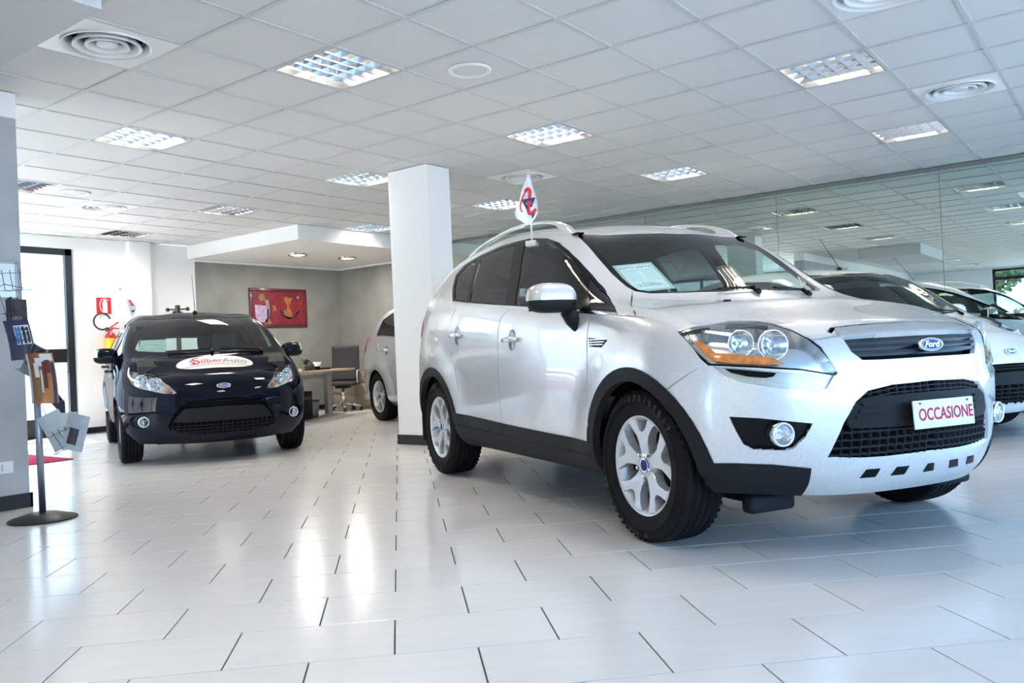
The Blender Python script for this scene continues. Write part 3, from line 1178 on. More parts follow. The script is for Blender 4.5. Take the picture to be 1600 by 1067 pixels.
def tyre_and_rim(parent, M0, R_, W, rr, side, style, text=None):
    """wheel with its axle along y; outer face towards side (-1 right, +1 left)"""
    rot = Matrix.Rotation(R(90) if side < 0 else R(-90), 4, 'X')   # local z -> outward
    w2 = W / 2
    b = MB()
    prof = [(rr - .012, -w2 * .72), (rr + .004, -w2 * .86), (rr + .03, -w2 * .97), ((rr + R_) / 2 + .01, -w2), (R_ - .028, -w2 * .93), (R_ - .009, -w2 * .80)]
    tread = []
    ng = 4
    g = W * .028
    xs = [-w2 * .74 + w2 * 1.48 * i / (ng + 1) for i in range(ng + 2)]
    for i, x in enumerate(xs):
        crown = -.004 * (x / w2) ** 2
        if 0 < i < ng + 1:
            tread += [(R_ + crown, x - g), (R_ - .009, x - g * .7), (R_ - .009, x + g * .7), (R_ + crown, x + g)]
        else:
            tread.append((R_ + crown - .001, x))
    prof += tread + [(R_ - .009, w2 * .80), (R_ - .028, w2 * .93), (R_ - .05, w2 * .985), (R_ - .056, w2 * 1.0), ((rr + R_) / 2 + .01, w2), (rr + .03, w2 * .97), (rr + .016, w2 * .93), (rr + .004, w2 * .86), (rr - .012, w2 * .72)]
    b.lathe(prof, 64, rot)
    # shoulder sipes as thin raised blocks
    for k in range(56):
        a = 2 * math.pi * k / 56
        for s in (-1, 1):
            Mx = rot @ Matrix.Rotation(a, 4, 'Z') @ Matrix.Translation((R_ - .004, 0, s * w2 * .80))
            b.box((-.008, -.009, -w2 * .07), (-.0035, .009, w2 * .07), Mx)
    tyre_mb = b
    # rim
    b = MB()
    face = w2 * .80
    b.lathe([(rr - .013, -w2 * .75), (rr - .02, -w2 * .5), (rr - .034, 0), (rr - .03, face * .55), (rr - .016, face * .92), (rr - .004, face * 1.02), (rr + .004, face * 1.03), (rr + .006, face * .97), (rr, face * .9)], 64, rot)
    rim = b.build('wheel', M_ALLOY, parent, M0)
    tyre_mb.build('tyre', M_RUBBER, rim)
    if text:
        for t0, s in ((68, text), (246, 'RADIAL')):
            n = len(s)
            for i, ch in enumerate(s):
                a = R(t0 + 62 - i * 62 / max(n - 1, 1) - 31)
                rm = (rr + R_) / 2 + .018
                Mx = rot @ Matrix.Translation((rm * math.cos(a), rm * math.sin(a), w2 * .985)) @ Matrix.Rotation(a - R(90), 4, 'Z')
                text_mesh('tyre_letter', ch, .040 if t0 < 100 else .026, M_RUBTXT, rim, Mx, .004, sx=.85, bold=.0008)
    s_ = (rr - .012) / .205

    def spoke_poly(pr):
        return [(r * s_ * math.cos(R(a)), r * s_ * math.sin(R(a))) for r, a in pr]
    Y = [(.045, -36), (.075, -24), (.105, -15.5), (.135, -16.5), (.17, -22), (.207, -30), (.209, -23), (.208, -14), (.175, -10), (.145, -7), (.138, 0), (.145, 7), (.175, 10), (.208, 14), (.209, 23), (.207, 30), (.17, 22), (.135, 16.5), (.105, 15.5), (.075, 24), (.045, 36)]
    TW = [(.045, -30), (.08, -13), (.15, -9.5), (.207, -11.5), (.207, -3), (.14, -2), (.10, 0), (.14, 2), (.207, 3), (.207, 11.5), (.15, 9.5), (.08, 13), (.045, 30)]
    FL = [(.045, -36), (.08, -17), (.15, -10), (.207, -13), (.207, 13), (.15, 10), (.08, 17), (.045, 36)]
    pr, cnt = (Y, 5) if style == 'y' else ((TW, 5) if style == 'twin' else (FL, 6))
    pts = spoke_poly(pr)

    def zof(x, y):
        r = math.hypot(x, y) / s_
        return face * (.80 + .16 * sstep(.05, .2, r)) + .004
    for k in range(cnt):
        Mx = rot @ Matrix.Rotation(2 * math.pi * k / cnt + R(90), 4, 'Z')
        bm = bmesh.new()
        top = [bm.verts.new((x, y, zof(x, y))) for x, y in pts]
        bot = [bm.verts.new((x * 1.0, y * 1.0, zof(x, y) - .050)) for x, y in pts]
        n = len(pts)
        ft = bm.faces.new(top)
        for i in range(n):
            bm.faces.new((top[(i + 1) % n], top[i], bot[i], bot[(i + 1) % n]))
        bmesh.ops.bevel(bm, geom=ft.edges[:], offset=.007, segments=3, profile=.5, affect='EDGES')
        bm.normal_update()
        if sum(f.normal.z for f in bm.faces) < 0:
            bmesh.ops.reverse_faces(bm, faces=bm.faces[:])
        bm.verts.index_update()
        bb = MB().add([v.co.copy() for v in bm.verts], [[v.index for v in f.verts] for f in bm.faces], False, Mx)
        bm.free()
        bb.build('spoke', M_ALLOY, rim)
    b = MB()
    b.lathe([(0, face * .86), (.05, face * .86), (.062, face * .80), (.064, face * .4)], 28, rot)
    b.build('hub', M_ALLOY, rim)
    b = MB()
    b.lathe([(0, face * .93), (.026, face * .925), (.031, face * .89), (.032, face * .8)], 24, rot)
    b.m = 1
    b.lathe([(.026, face * .93), (.029, face * .945), (.032, face * .92)], 24, rot)
    b.build('hub_cap', [M_BLUE, M_CHROME], rim)
    for k in range(5):
        a = 2 * math.pi * (k + .5) / 5 + R(90)
        Mx = rot @ Matrix.Translation((.052 * math.cos(a), .052 * math.sin(a), face * .84))
        MB().lathe([(0, .018), (.008, .016), (.010, .0)], 6, Mx, False).build('wheel_nut', M_CHROME, rim)
    b = MB()
    b.lathe([(0, face * .2), (rr * .66, face * .2), (rr * .66, face * .05), (0, face * .05)], 40, rot)
    b.build('brake_disc', M_BRAKE, rim)
    b = MB()
    b.lathe([(0, -w2 * .3), (rr - .02, -w2 * .3), (rr - .02, -w2 * .2)], 40, rot)
    b.build('wheel_back', M_DARK, rim)


def wheels(root, wb, ty, R_, W, rr, style, text=None, steer=0):
    for x, s in ((0, -1), (0, 1), (-wb, -1), (-wb, 1)):
        M0 = Matrix.Translation((x, s * (ty - W / 2), R_ + .001)) @ Matrix.Rotation(R(steer if x == 0 else 0), 4, 'Z')
        tyre_and_rim(root, M0, R_, W, rr, s, style, text=text if s < 0 else None)
        b = MB()
        n = 20
        ro = R_ + .052
        for sg in (1,):
            vs, fs = [], []
            for i in range(n + 1):
                a = R(-4 + 188 * i / n)
                for y in (s * (ty - .055), s * (ty - .36)):
                    vs.append((x + ro * math.cos(a), y, R_ + ro * math.sin(a)))
            for i in range(n):
                fs.append((2 * i, 2 * i + 1, 2 * i + 3, 2 * i + 2))
            k = len(vs)
            vs.append((x, s * (ty - .36), R_))
            for i in range(n):
                fs.append((2 * i + 1, k, 2 * i + 3))
            b.add(vs, fs, True)
        b.build('wheel_housing', M_DARK, root)


def badge(root, P, N, w, up=(0, 0, 1), s=1.0):
    N = Vector(N).normalized()
    ex = Vector(up).cross(N).normalized()
    ey = N.cross(ex)
    Mx = frame_M(Vector(P) + N * .004, ex, ey, N)
    b = MB()
    n = 40
    h = w * .40

    def ring(k, z):
        return [(k * w / 2 * math.cos(2 * math.pi * i / n), k * h / 2 * math.sin(2 * math.pi * i / n), z) for i in range(n)]
    L = [(1.0, 0), (1.0, .006), (.96, .011), (.90, .011), (.86, .007)]
    vs = []
    for k, z in L:
        vs += ring(k, z)
    fs = []
    for a in range(len(L) - 1):
        for i in range(n):
            fs.append((a * n + i, a * n + (i + 1) % n, (a + 1) * n + (i + 1) % n, (a + 1) * n + i))
    b.add(vs, fs, True)
    o = b.build('badge', M_CHROME, root, Mx)
    b = MB()
    b.add(ring(.88, .0075), [list(range(n))], False)
    b.build('badge_field', M_BLUE, o)
    text_mesh('badge_script', 'Ford', h * .62, M_BADGEW, o, Matrix.Translation((0, 0, .0085)), .0008, shear=.35, sx=1.25, bold=.0006)
    b = MB()
    b.tube([(w * .37 * math.cos(2 * math.pi * i / n), h * .37 * math.sin(2 * math.pi * i / n), .0085) for i in range(n)], .0011, 5, True)
    b.build('badge_line', M_BADGEW, o)
    return o


def seat(root, x, y, z, tilt=18, w=.50, rear=False):
    b = MB()
    b.rbox((-.26, -w / 2, 0), (.27, w / 2, .15), .05, 3)
    T = Matrix.Translation((-.22, 0, .08)) @ Matrix.Rotation(R(-tilt), 4, 'Y')
    b.rbox((-.07, -w / 2 * .95, 0), (.07, w / 2 * .95, .62), .055, 3, T)
    o = b.build('seat', M_SEAT, root, Matrix.Translation((x, y, z)))
    for yy in ((0,) if not rear else (-.33, .33)):
        b = MB()
        b.rbox((-.05, yy - .13, .66), (.05, yy + .13, .84), .045, 3, T)
        for q in (-.06, .06):
            b.cyl(T @ Vector((0, yy + q, .58)), T @ Vector((0, yy + q, .70)), .007, 8)
        b.build('headrest', M_SEAT, o)


def interior(root, dash_x, seat_x, rear_x, w, belt, tail, zs=.42):
    b = MB()
    b.box((tail, -w, .30), (dash_x + .35, w, .34))
    b.box((tail, -w * .86, .34), (tail + .35, w * .86, .78))
    b.build('cabin_floor', M_DARK, root)
    b = MB()
    pr = [(dash_x + .42, belt - .10), (dash_x + .30, belt - .035), (dash_x, belt - .02), (dash_x - .17, belt - .06), (dash_x - .20, belt - .16), (dash_x - .10, belt - .45), (dash_x + .42, belt - .45)]
    b.prism([(x, -w * .90, z) for x, z in pr], (0, w * 1.8, 0))
    b.rbox((dash_x - .16, .22, belt - .06), (dash_x + .02, .56, belt + .03), .03, 2)
    d = b.build('dashboard', M_DASH, root)
    b = MB()
    T = Matrix.Translation((dash_x - .36, .39, belt - .13)) @ Matrix.Rotation(R(-66), 4, 'Y')
    b.tube([T @ Vector((.185 * math.cos(2 * math.pi * i / 28), .185 * math.sin(2 * math.pi * i / 28), 0)) for i in range(28)], .015, 8, True)
    for a in (0, 180, 270):
        b.cyl(T @ Vector((0, 0, 0)), T @ Vector((.18 * math.cos(R(a + 90)), .18 * math.sin(R(a + 90)), 0)), .014, 8)
    b.lathe([(0, .02), (.06, .018), (.07, -.02)], 16, T)
    b.cyl((dash_x - .35, .39, belt - .13), (dash_x - .1, .39, belt - .24), .03, 8)
    b.build('steering_wheel', M_DASH, root)
    for y in (-.38, .38):
        seat(root, seat_x, y, zs)
    seat(root, rear_x, 0, zs + .02, 22, 1.25, True)


def wing_mirror(root, P, s, m_cap, amber=True, sx=1.0, fold=0):
    """housing centre at P, on side s (-1 right), seen from ahead"""
    T = Matrix.Translation(P) @ Matrix.Rotation(R(fold) * s, 4, 'Z')

    def shell(u, v, up):
        # superellipsoid half
        a = (u - .5) * math.pi * 2
        e = v * math.pi / 2
        c = lambda t, p: math.copysign(abs(math.cos(t)) ** p, math.cos(t))
        q = lambda t, p: math.copysign(abs(math.sin(t)) ** p, math.sin(t))
        x = .075 * c(a, .75) * c(e, .6)
        y = .135 * sx * q(a, .75) * c(e, .6)
        z = .088 * q(e, .75) * (1 if up else -.72)
        x = x if x > 0 else x * .7
        return (x - .02 * (y / .135) * s * 0, y, z)
    o = MB().grid(lambda u, v: shell(u, v, True), 28, 8, True, T).build('mirror_cap', m_cap, root)
    b = MB()
    b.grid(lambda u, v: shell(u, v, False), 28, 8, True, T, True)
    b.grid(lambda u, v: tuple(Vector(shell(u, 0, True)) * (1.0) + Vector((0, 0, -.012 * v))), 28, 1, True, T)
    hs = b.build('mirror_housing', M_PLAS, root)
    b = MB()
    y1 = -s * .10
    b.tube([T @ Vector((.0, y1 * .9, -.05)), T @ Vector((.005, y1 * 1.15, -.10)), T @ Vector((.02, y1 * 1.6, -.155)), T @ Vector((.03, y1 * 2.0, -.175))], [.042, .04, .036, .03], 10)
    b.build('mirror_arm', M_PLAS, root)
    b = MB()
    b.box((-.055, -.105 * sx, -.05), (-.050, .105 * sx, .06), T)
    b.build('mirror_glass', M_CHROME, root)
    if amber:
        b = MB()
        b.grid(lambda u, v: tuple(Vector(shell(.5 + s * (.10 + .20 * u), .0 + .5 * v, True)) * 1.02), 8, 4, True, T)
        b.build('mirror_indicator', mat_ind(), root)


_ind = []


def mat_ind():
    if not _ind:
        _ind.append(mat('clear_indicator', (.72, .66, .58), .12, .3, coat=1.0))
    return _ind[0]


M_HREC = mat('handle_recess_grey', (.22, .225, .23), .3, .6, coat=.6)


def handle(root, sk, x, z, s, m):
    h = sk.hit((x, -3, z), (0, 1, 0))
    P, N = h[0], h[1]
    P = Vector((P.x, P.y * (1 if s < 0 else -1), P.z))
    b = MB()
    b.tube([(-.085, 0, .012), (-.06, 0, .03), (0, 0, .036), (.06, 0, .03), (.085, 0, .012)], [.010, .016, .018, .016, .010], 8)
    b2 = MB()
    b2.lathe([(0, .002), (.045, .003), (.05, .001)], 20, Matrix.Scale(1.25, 4, (0, 1, 0)))
    ex = Vector((1, 0, 0))
    N2 = Vector((0, s, 0.05)).normalized()
    Mx = frame_M(P, ex, N2.cross(ex), N2)
    o = b.build('door_handle', m, root, Mx)
    b2.build('handle_recess', M_HREC, o)


def lamp_unit(root, sk, lensTags, back_m, bowls, off=-.055):
    """headlamp both sides: backing, bowls (domain CORN u,v,r) and lens"""
    for s, nm in ((-1, 'r'), (1, 'l')):
        lens = sk.panel('headlamp', lensTags, G_LAMP, root, nm, off=.001, skirt=0)
        sk.panel('lamp_bowl', lensTags, back_m, lens, nm, off=off, skirt=-(-off + .001))
        for u, v, r, mm in bowls:
            o = Vector((u * S2 + 2 * S2, u * S2 - 2 * S2, v))
            h = sk.hit(o, (-S2, S2, 0))
            if h[0] is None:
                continue
            P = h[0]
            ax = Vector((.92, -.39, 0)).normalized()
            c = P - Vector((S2, -S2, 0)) * .03
            if s > 0:
                c.y *= -1
                ax.y *= -1
            T = Matrix.Translation(c) @ ax.to_track_quat('Z', 'Y').to_matrix().to_4x4()
            b = MB()
            b.lathe([(r * 1.05, .012), (r, .018), (r * .95, .012), (r * .8, -.012), (r * .45, -.028), (r * .16, -.034)], 28, T)
            b.m = 1
            b.lathe([(0, -.002), (r * .18, -.006), (r * .2, -.034)], 12, T)
            b.build('reflector', [M_CHROME, M_LAMPIN], lens)



def mirror_y(pts):
    return [(-a, b) for a, b in pts]


def slat_lines(y0, y1, zs, w, bow=0.0):
    return [ribbon([(y0 + (y1 - y0) * i / 8, z + bow * (1 - i / 8) ** 2) for i in range(9)], w) for z in zs]


def car(name, spec, pose, paint, label, wb, cuts, wheel, parts, group=None):
    root = empty(name, (pose[0], pose[1], 0), pose[2], label, 'car', group)
    sk = Skin(spec)
    for polys, dom, kw in cuts:
        sk.cut(polys, **dom, **kw)
    # parts: (name, tags, material, sides, off, skirt)
    for nm, tags, m, sides, off, skirt in parts:
        if sides == 'pair':
            for s in 'rl':
                sk.panel(nm, tags, m, root, s, off, skirt)
        else:
            sk.panel(nm, tags, m, root, sides, off, skirt)
    ty, R_, W, rr, style, text = wheel
    wheels(root, wb, ty, R_, W, rr, style, text)
    return root, sk


def at_front(sk, y, z):
    h = sk.hit((4, y if y <= 0 else -y, z), (-1, 0, 0))
    P, N = h[0].copy(), h[1].copy()
    if y > 0:
        P.y *= -1
        N.y *= -1
    return P, N


def underbody(root, x0, x1, w, z):
    b = MB()
    b.rbox((x0, -w, z), (x1, w, z + .16), .03, 2)
    b.build('underbody', M_DARK, root)


def fog_lamp(root, sk, y, z, r):
    for s in (-1, 1):
        P, N = at_front(sk, -abs(y), z)
        P.y *= -s
        N.y *= -s
        ax = (Vector(N) * .5 + Vector((1, 0, 0))).normalized()
        T = Matrix.Translation(P + Vector((.012, 0, 0))) @ ax.to_track_quat('Z', 'Y').to_matrix().to_4x4()
        b = MB()
        b.lathe([(r, -.04), (r * 1.02, .006), (r * .93, .012), (r * .84, .008), (r * .82, -.01)], 28, T)
        o = b.build('fog_lamp', M_CHROME, root)
        b = MB()
        b.lathe([(r * .82, -.01), (r * .5, -.03), (r * .2, -.036), (r * .19, -.012), (0, -.008)], 24, T)
        b.build('fog_reflector', M_LAMPIN, o)
        b = MB()
        b.lathe([(r * .84, .002), (r * .5, .007), (0, .009)], 24, T)
        b.build('fog_glass', G_LAMP, o)


def wipers(root, sk, x, ys):
    for y, L in ys:
        b = MB()
        pts = []
        for i in range(8):
            yy = y + L * i / 7
            xx = x - .02 - .06 * (abs(yy) / .6) ** 2
            h = sk.hit((xx, -abs(yy), 3), (0, 0, -1))
            if h[0] is not None:
                pts.append((xx, yy, h[0].z + .018))
        if len(pts) > 2:
            b.tube(pts, .007, 6)
            b.cyl(pts[0], (pts[0][0] + .05, pts[0][1], pts[0][2] - .03), .014, 8)
            b.build('wiper', M_BLACK, root)


def nozzles(root, sk, x, ys):
    for y in ys:
        h = sk.hit((x, -abs(y), 3), (0, 0, -1))
        if h[0] is None:
            continue
        p = h[0]
        MB().rbox((x - .018, y - .016, p.z - .004), (x + .012, y + .016, p.z + .012), .005, 2).build('washer_nozzle', M_BLACK, root)


def antenna(root, sk, x, L, lean=-50):
    h = sk.hit((x, -.002, 3), (0, 0, -1))
    p = h[0]
    b = MB()
    b.lathe([(.028, 0), (.024, .018), (.012, .03), (0, .032)], 14, Matrix.Translation((x, 0, p.z - .003)))
    q = Vector((x, 0, p.z + .02))
    d = Vector((math.cos(R(180 + lean)) * 1, 0, abs(math.sin(R(lean)))))
    b.cyl(q, q + d * L, .0035, 6, .002)
    b.build('antenna', M_BLACK, root)


# ================================================================== silver crossover (right half outlines, metres)
K_DLO = [(-2.36, 1.255), (-2.496, 1.375), (-2.565, 1.462), (-2.46, 1.525), (-2.2, 1.562), (-1.835, 1.58), (-1.596, 1.577), (-1.381, 1.567), (-1.161, 1.535), (-.999, 1.488), (-.868, 1.427), (-.754, 1.361), (-.65, 1.293), (-.541, 1.222), (-.411, 1.147), (-.28, 1.088), (-.169, 1.041), (-.405, 1.065), (-.702, 1.093), (-1.266, 1.146), (-1.728, 1.189), (-2.067, 1.222)]
K_CHR = [(-2.375, 1.258), (-2.067, 1.224), (-1.728, 1.191), (-1.266, 1.148), (-.702, 1.095), (-.405, 1.067), (-.169, 1.043), (-.15, 1.027), (-.397, 1.052), (-.697, 1.081), (-1.261, 1.133), (-1.722, 1.177), (-2.06, 1.210), (-2.36, 1.243)]
K_Q = [(-2.327, 1.268), (-2.448, 1.371), (-2.51, 1.45), (-2.40, 1.51), (-2.215, 1.537), (-2.15, 1.41), (-2.085, 1.238)]
K_R = [(-2.025, 1.233), (-2.075, 1.363), (-2.12, 1.50), (-2.12, 1.545), (-1.833, 1.56), (-1.587, 1.557), (-1.50, 1.367), (-1.435, 1.172)]
K_F = [(-1.299, 1.159), (-1.35, 1.332), (-1.425, 1.52), (-1.41, 1.552), (-1.332, 1.546), (-1.143, 1.514), (-1.002, 1.470), (-.794, 1.372), (-.673, 1.297), (-.601, 1.196), (-.549, 1.090)]
K_T = [(-.599, 1.252), (-.478, 1.178), (-.225, 1.061), (-.441, 1.079)]
K_GD = [(-1.371, 1.135), (-1.451, 1.10), (-1.492, 1.03), (-1.505, .845), (-1.545, .568), (-1.53, .44)]
K_GF = [(-.395, 1.05), (-.407, .954), (-.407, .834), (-.408, .708), (-.412, .518), (-.422, .415)]
K_GR = [(-2.25, 1.226), (-2.335, 1.13), (-2.36, 1.0), (-2.33, .90), (-2.25, .80), (-2.20, .66), (-2.175, .47)]
KL = [(-.397, .931), (-.371, .941), (-.293, .953), (-.184, .966), (-.098, .962), (-.026, .946), (.049, .918), (.114, .88), (.155, .843), (.192, .793), (.213, .75), (.2, .742), (.081, .768), (-.098, .786), (-.263, .801), (-.294, .829), (-.334, .867), (-.377, .913)]
KA = [(-.339, .9), (-.298, .897), (-.239, .845), (-.171, .84), (-.024, .82), (.025, .793), (-.025, .790), (-.164, .799), (-.259, .814), (-.294, .846)]
K_TRIM = [(-.249, .788), (-.135, .777), (-.005, .758), (.206, .735), (.177, .687), (.141, .676), (.007, .694), (-.137, .721), (-.211, .754)]
K_SLOT = [(-.205, .779), (-.135, .771), (-.007, .754), (-.02, .740), (-.049, .736), (-.114, .743), (-.178, .760)]
K_WS = [(-.847, .03), (-.852, -.022), (-.881, -.199), (-.950, -.405), (-1.012, -.565), (-.985, -.598), (-.885, -.612), (-.719, -.628), (-.564, -.636), (-.44, -.632), (-.383, -.62), (-.331, -.564), (-.279, -.391), (-.236, -.184), (-.222, .03)]
K_GRILLE = [(-.38, .885), (-.205, .891), (.03, .893), (.03, .79), (-.10, .789), (-.249, .788), (-.325, .790), (-.362, .825)]
K_CHROME = [(-.385, .896), (-.363, .915), (-.275, .921), (-.135, .926), (.03, .928), (.03, .893), (-.202, .891), (-.381, .886)]
K_LOW = [(-.470, .410), (-.417, .55), (-.371, .63), (-.32, .67), (-.216, .688), (.03, .696), (.03, .402), (-.208, .396), (-.312, .397), (-.398, .403)]
K_CAR = [(-.383, .612), (-.335, .640), (-.167, .647), (.03, .650), (.03, .517), (-.157, .519), (-.294, .521), (-.39, .525), (-.405, .549)]
K_FOG = [(-.196, .587), (-.076, .578), (.12, .551), (.09, .499), (.043, .453), (.007, .447), (-.11, .454), (-.146, .476), (-.171, .525)]
K_CLF = [(-.45, .397), (-.317, .397), (-.178, .398), (-.041, .391), (.112, .37), (.104, .298), (.09, .18), (-.45, .18)]
K_SKID = [(-.519, .37), (-.475, .405), (-.398, .398), (-.311, .391), (-.207, .390), (.03, .396), (.03, .21), (-.50, .21)]
K_DF = K_GF + K_GD[::-1] + [(-.9, 1.09)]
K_DR = K_GD + K_GR[::-1] + [(-1.8, 1.18)]
K_SILL = [(-2.40, .478), (-2.175, .470), (-1.545, .444), (-.967, .43), (-.30, .418), (-.30, .15), (-2.40, .15)]
K_HOOD = [(-.21, .03), (-.236, -.184), (-.279, -.391), (-.331, -.564), (-.377, -.64), (-.2, -.765), (-.03, -.853), (.17, -.853), (.30, -.83), (.38, -.76), (.56, -.58), (.70, -.37), (.74, -.18), (.75, .03)]


def kuga():
    zc = .345
    slats = []
    for z in (.868, .843, .818):
        slats.append(('slat', ribbon([(-.40 + .055 * i, z + .004 * i / 8) for i in range(9)], .013)))
    mesh = []
    for z in (.670, .652):
        mesh.append(('mesh', ribbon([(-.36, z - .02), (-.2, z + .004), (.03, z + .008)], .005)))
    for z in (.505, .474, .443, .414):
        mesh.append(('mesh', ribbon([(-.47, z - .002), (-.25, z), (.03, z + .004)], .005)))
    for i in range(13):
        y = -.455 + .0385 * i
        mesh.append(('mesh', ribbon([(y, .40), (y, .52)], .0045)))
        if y > -.36:
            mesh.append(('mesh', ribbon([(y, .64), (y, .70)], .0045)))
    ribs = []
    for z in (.615, .590, .565):
        ribs.append(('rib', ribbon([(-.345 - (.615 - z) * .5, z), (-.262, z + .003)], .012)))
    slots = [('skid_slot%d' % int(-y * 10), [(y - .030, .322), (y + .036, .322), (y + .048, .356), (y - .012, .356)]) for y in (-.30, -.165)] + [('skid_slot0', [(-.030, .322), (.03, .322), (.03, .356), (-.018, .356)])]
    cuts = [
        ([('front_door', K_DF), ('rear_door', K_DR), ('clad', circle2((0, zc), .447)), ('clad', circle2((-2.69, zc), .447)), ('clad', K_SILL),
          ('clad_gap', ribbon([(-1.545, .46), (-1.53, .36)], .006)),
          ('clad_gap', ribbon([(-2.3, .395), (-1.5, .372), (-.42, .352)], .006)),
          ('gap', ribbon(dense(K_GF, False, .1), .009)), ('gap', ribbon(dense(K_GD, False, .1), .009)), ('gap', ribbon(dense(K_GR, False, .1), .006)),
          ('gap', ribbon([(-.15, 1.030), (-.024, 1.019), (.166, .995), (.271, .977), (.30, .968)], .006)),
          ('pillar', dense(K_DLO, True, .04)), ('chrome', K_CHR), ('quarter_glass', dense(K_Q, True, .05)), ('rear_glass', dense(K_R, True, .05)), ('front_glass', dense(K_F, True, .05)), ('tri_glass', K_T),
          ('vent', [(-.397, .936), (-.205, .919), (-.259, .884), (-.385, .891)]),
          ('open', circle2((0, zc), .385)), ('open', circle2((-2.69, zc), .385))], SIDE, {}),
        ([('hood', K_HOOD), ('ws_frame', dense(K_WS, True, .05)), ('ws', dense([(x * .965 - .022 if x > -.5 else x * .985 - .003, y * .955 if y < 0 else y) for x, y in K_WS], True, .05))], TOP, dict(minf=.22)),
        ([('gap', ribbon([(-.03, -.853), (-.2, -.765), (-.377, -.64)], .006))], TOP, dict(minf=.15)),
        ([('clad', K_CLF), ('gap', ribbon([(-.275, .805), (-.352, .762), (-.45, .70)], .006)), ('lamp_rim', [(a * 1.0 + (.008 if a > -.1 else -.008), z + (.008 if z > .84 else -.008)) for a, z in KL]), ('lamp', KL), ('amber', KA),
          ('trim', K_TRIM), ('slot', K_SLOT), ('fog', K_FOG)], CORN, dict(where=lambda p: p.x > .05 and p.z > .15)),
        ([('skid', K_SKID), ('grille', K_GRILLE), ('chrome_bar', K_CHROME), ('bar_gap', ribbon([(-.40, .905), (-.363, .920), (-.275, .9265), (-.135, .9315), (.03, .9335)], .010)), ('low', K_LOW), ('carrier', K_CAR)] + ribs + slots,
         FRONT, dict(where=lambda p: p.x > .3)),
        ([('gap', ribbon([(-.62, .845), (-.52, .875), (-.385, .890)], .006))], FRONT, dict(where=lambda p: p.x > .3, only={'body', 'hood'})),
        (slats, FRONT, dict(where=lambda p: p.x > .3, only={'grille'})), (mesh, FRONT, dict(where=lambda p: p.x > .3, only={'low'})),
        ([('tail_lamp', [(-.90, 1.02), (-.78, 1.02), (-.70, 1.10), (-.70, 1.26), (-.76, 1.28), (-.90, 1.15)])], REAR, dict(minf=.3, where=lambda p: p.x < -3.2)),
        ([('tail_lamp', [(-3.32, .98), (-3.17, 1.04), (-3.15, 1.14), (-3.20, 1.24), (-3.32, 1.30)])], SIDE, dict(where=lambda p: p.x < -3.05)),
        ([('tail_glass', [(-.60, 1.24), (.03, 1.25), (.03, 1.42), (-.52, 1.41)]), ('clad', [(-.9, .2), (.03, .2), (.03, .5), (-.9, .5)]), ('gap', ribbon([(-.70, .64), (.03, .64)], .006))], REAR, dict(minf=.2)),
    ]
    glass = {'quarter_glass', 'rear_glass', 'front_glass', 'tri_glass', 'ws', 'tail_glass'}
    allt = {'body', 'hood', 'front_door', 'rear_door', 'gap', 'clad', 'clad_gap', 'pillar', 'chrome'}
    parts = [
        ('body_shell', 'body', M_SILVER, 'both', 0, .02), ('hood', 'hood', M_SILVER, 'both', 0, .02),
        ('front_door', 'front_door', M_SILVER, 'pair', 0, .02), ('rear_door', 'rear_door', M_SILVER, 'pair', 0, .02),
        ('body_lining', {'body', 'gap', 'front_door', 'rear_door', 'clad_gap'}, M_DARK, 'both', -.021, 0),
        ('hood_lining', {'hood', 'gap'}, M_DARK, 'both', -.021, 0),
        ('cladding', 'clad', M_PLAS, 'both', .007, .04), ('window_frame', 'pillar', M_BLACK, 'pair', .002, .02),
        ('chrome_strip', 'chrome', M_CHROME, 'pair', .004, .01),
        ('quarter_window', 'quarter_glass', G_DARK, 'pair', -.002, 0), ('rear_window', 'rear_glass', G_DARK, 'pair', -.002, 0),
        ('front_window', 'front_glass', G_SIDE, 'pair', -.002, 0), ('corner_window', 'tri_glass', G_DARK, 'pair', -.002, 0),
        ('windscreen_frame', 'ws_frame', M_BLACK, 'both', -.001, .02), ('windscreen', 'ws', G_WS, 'both', -.002, 0),
        ('tailgate_window', 'tail_glass', G_DARK, 'both', -.002, 0),
        ('side_vent', 'vent', M_BLACK, 'pair', -.018, -.018),
        ('lamp_rim', 'lamp_rim', M_BLACK, 'pair', -.006, .02), ('lamp_trim', 'trim', M_GREYSIL, 'pair', -.014, -.016),
        ('lamp_slot', 'slot', M_BLACK, 'pair', -.022, 0), ('fog_recess', 'fog', M_BLACK, 'pair', -.03, -.03),
        ('skid_plate', 'skid', M_SILVER, 'both', .002, .02), ('skid_slot', 'skid_slot3', M_BLACK, 'pair', .004, .008), ('skid_slot', 'skid_slot1', M_BLACK, 'pair', .004, .008), ('skid_slot', 'skid_slot0', M_BLACK, 'both', .004, .008),
        ('grille', {'grille', 'slat'}, M_DARK, 'both', -.05, 0), ('grille_slat', 'slat', M_SLAT, 'both', -.006, .035),
        ('grille_bar', 'chrome_bar', M_CHROME, 'both', .008, .03),
        ('bar_shadow_gap', 'bar_gap', M_BLACK, 'both', -.012, -.012),
        ('lower_grille', {'low', 'mesh', 'carrier', 'rib'}, M_DARK, 'both', -.055, 0), ('grille_mesh', 'mesh', M_PLAS, 'both', -.012, .02),
        ('plate_carrier', 'carrier', M_PLAS, 'both', -.004, .04), ('carrier_rib', 'rib', M_PLAS, 'pair', .006, .014),
        ('tail_lamp', 'tail_lamp', M_REDL, 'pair', .006, .02),
    ]
    root, sk = car('crossover_car', KUGA, (4.11987144, 1.43257726, 4.22062411), M_SILVER,
                   'big silver crossover car with black cladding and an OCCASIONE plate on its nose', 2.69, cuts, (.895, .345, .235, .226, 'y', '235/55R17'), parts)
    # light housings
    lamp_unit(root, sk, {'lamp', 'amber'}, M_LAMPIN, [(-.145, .878, .052, 0), (-.022, .865, .060, 0)], off=-.06)
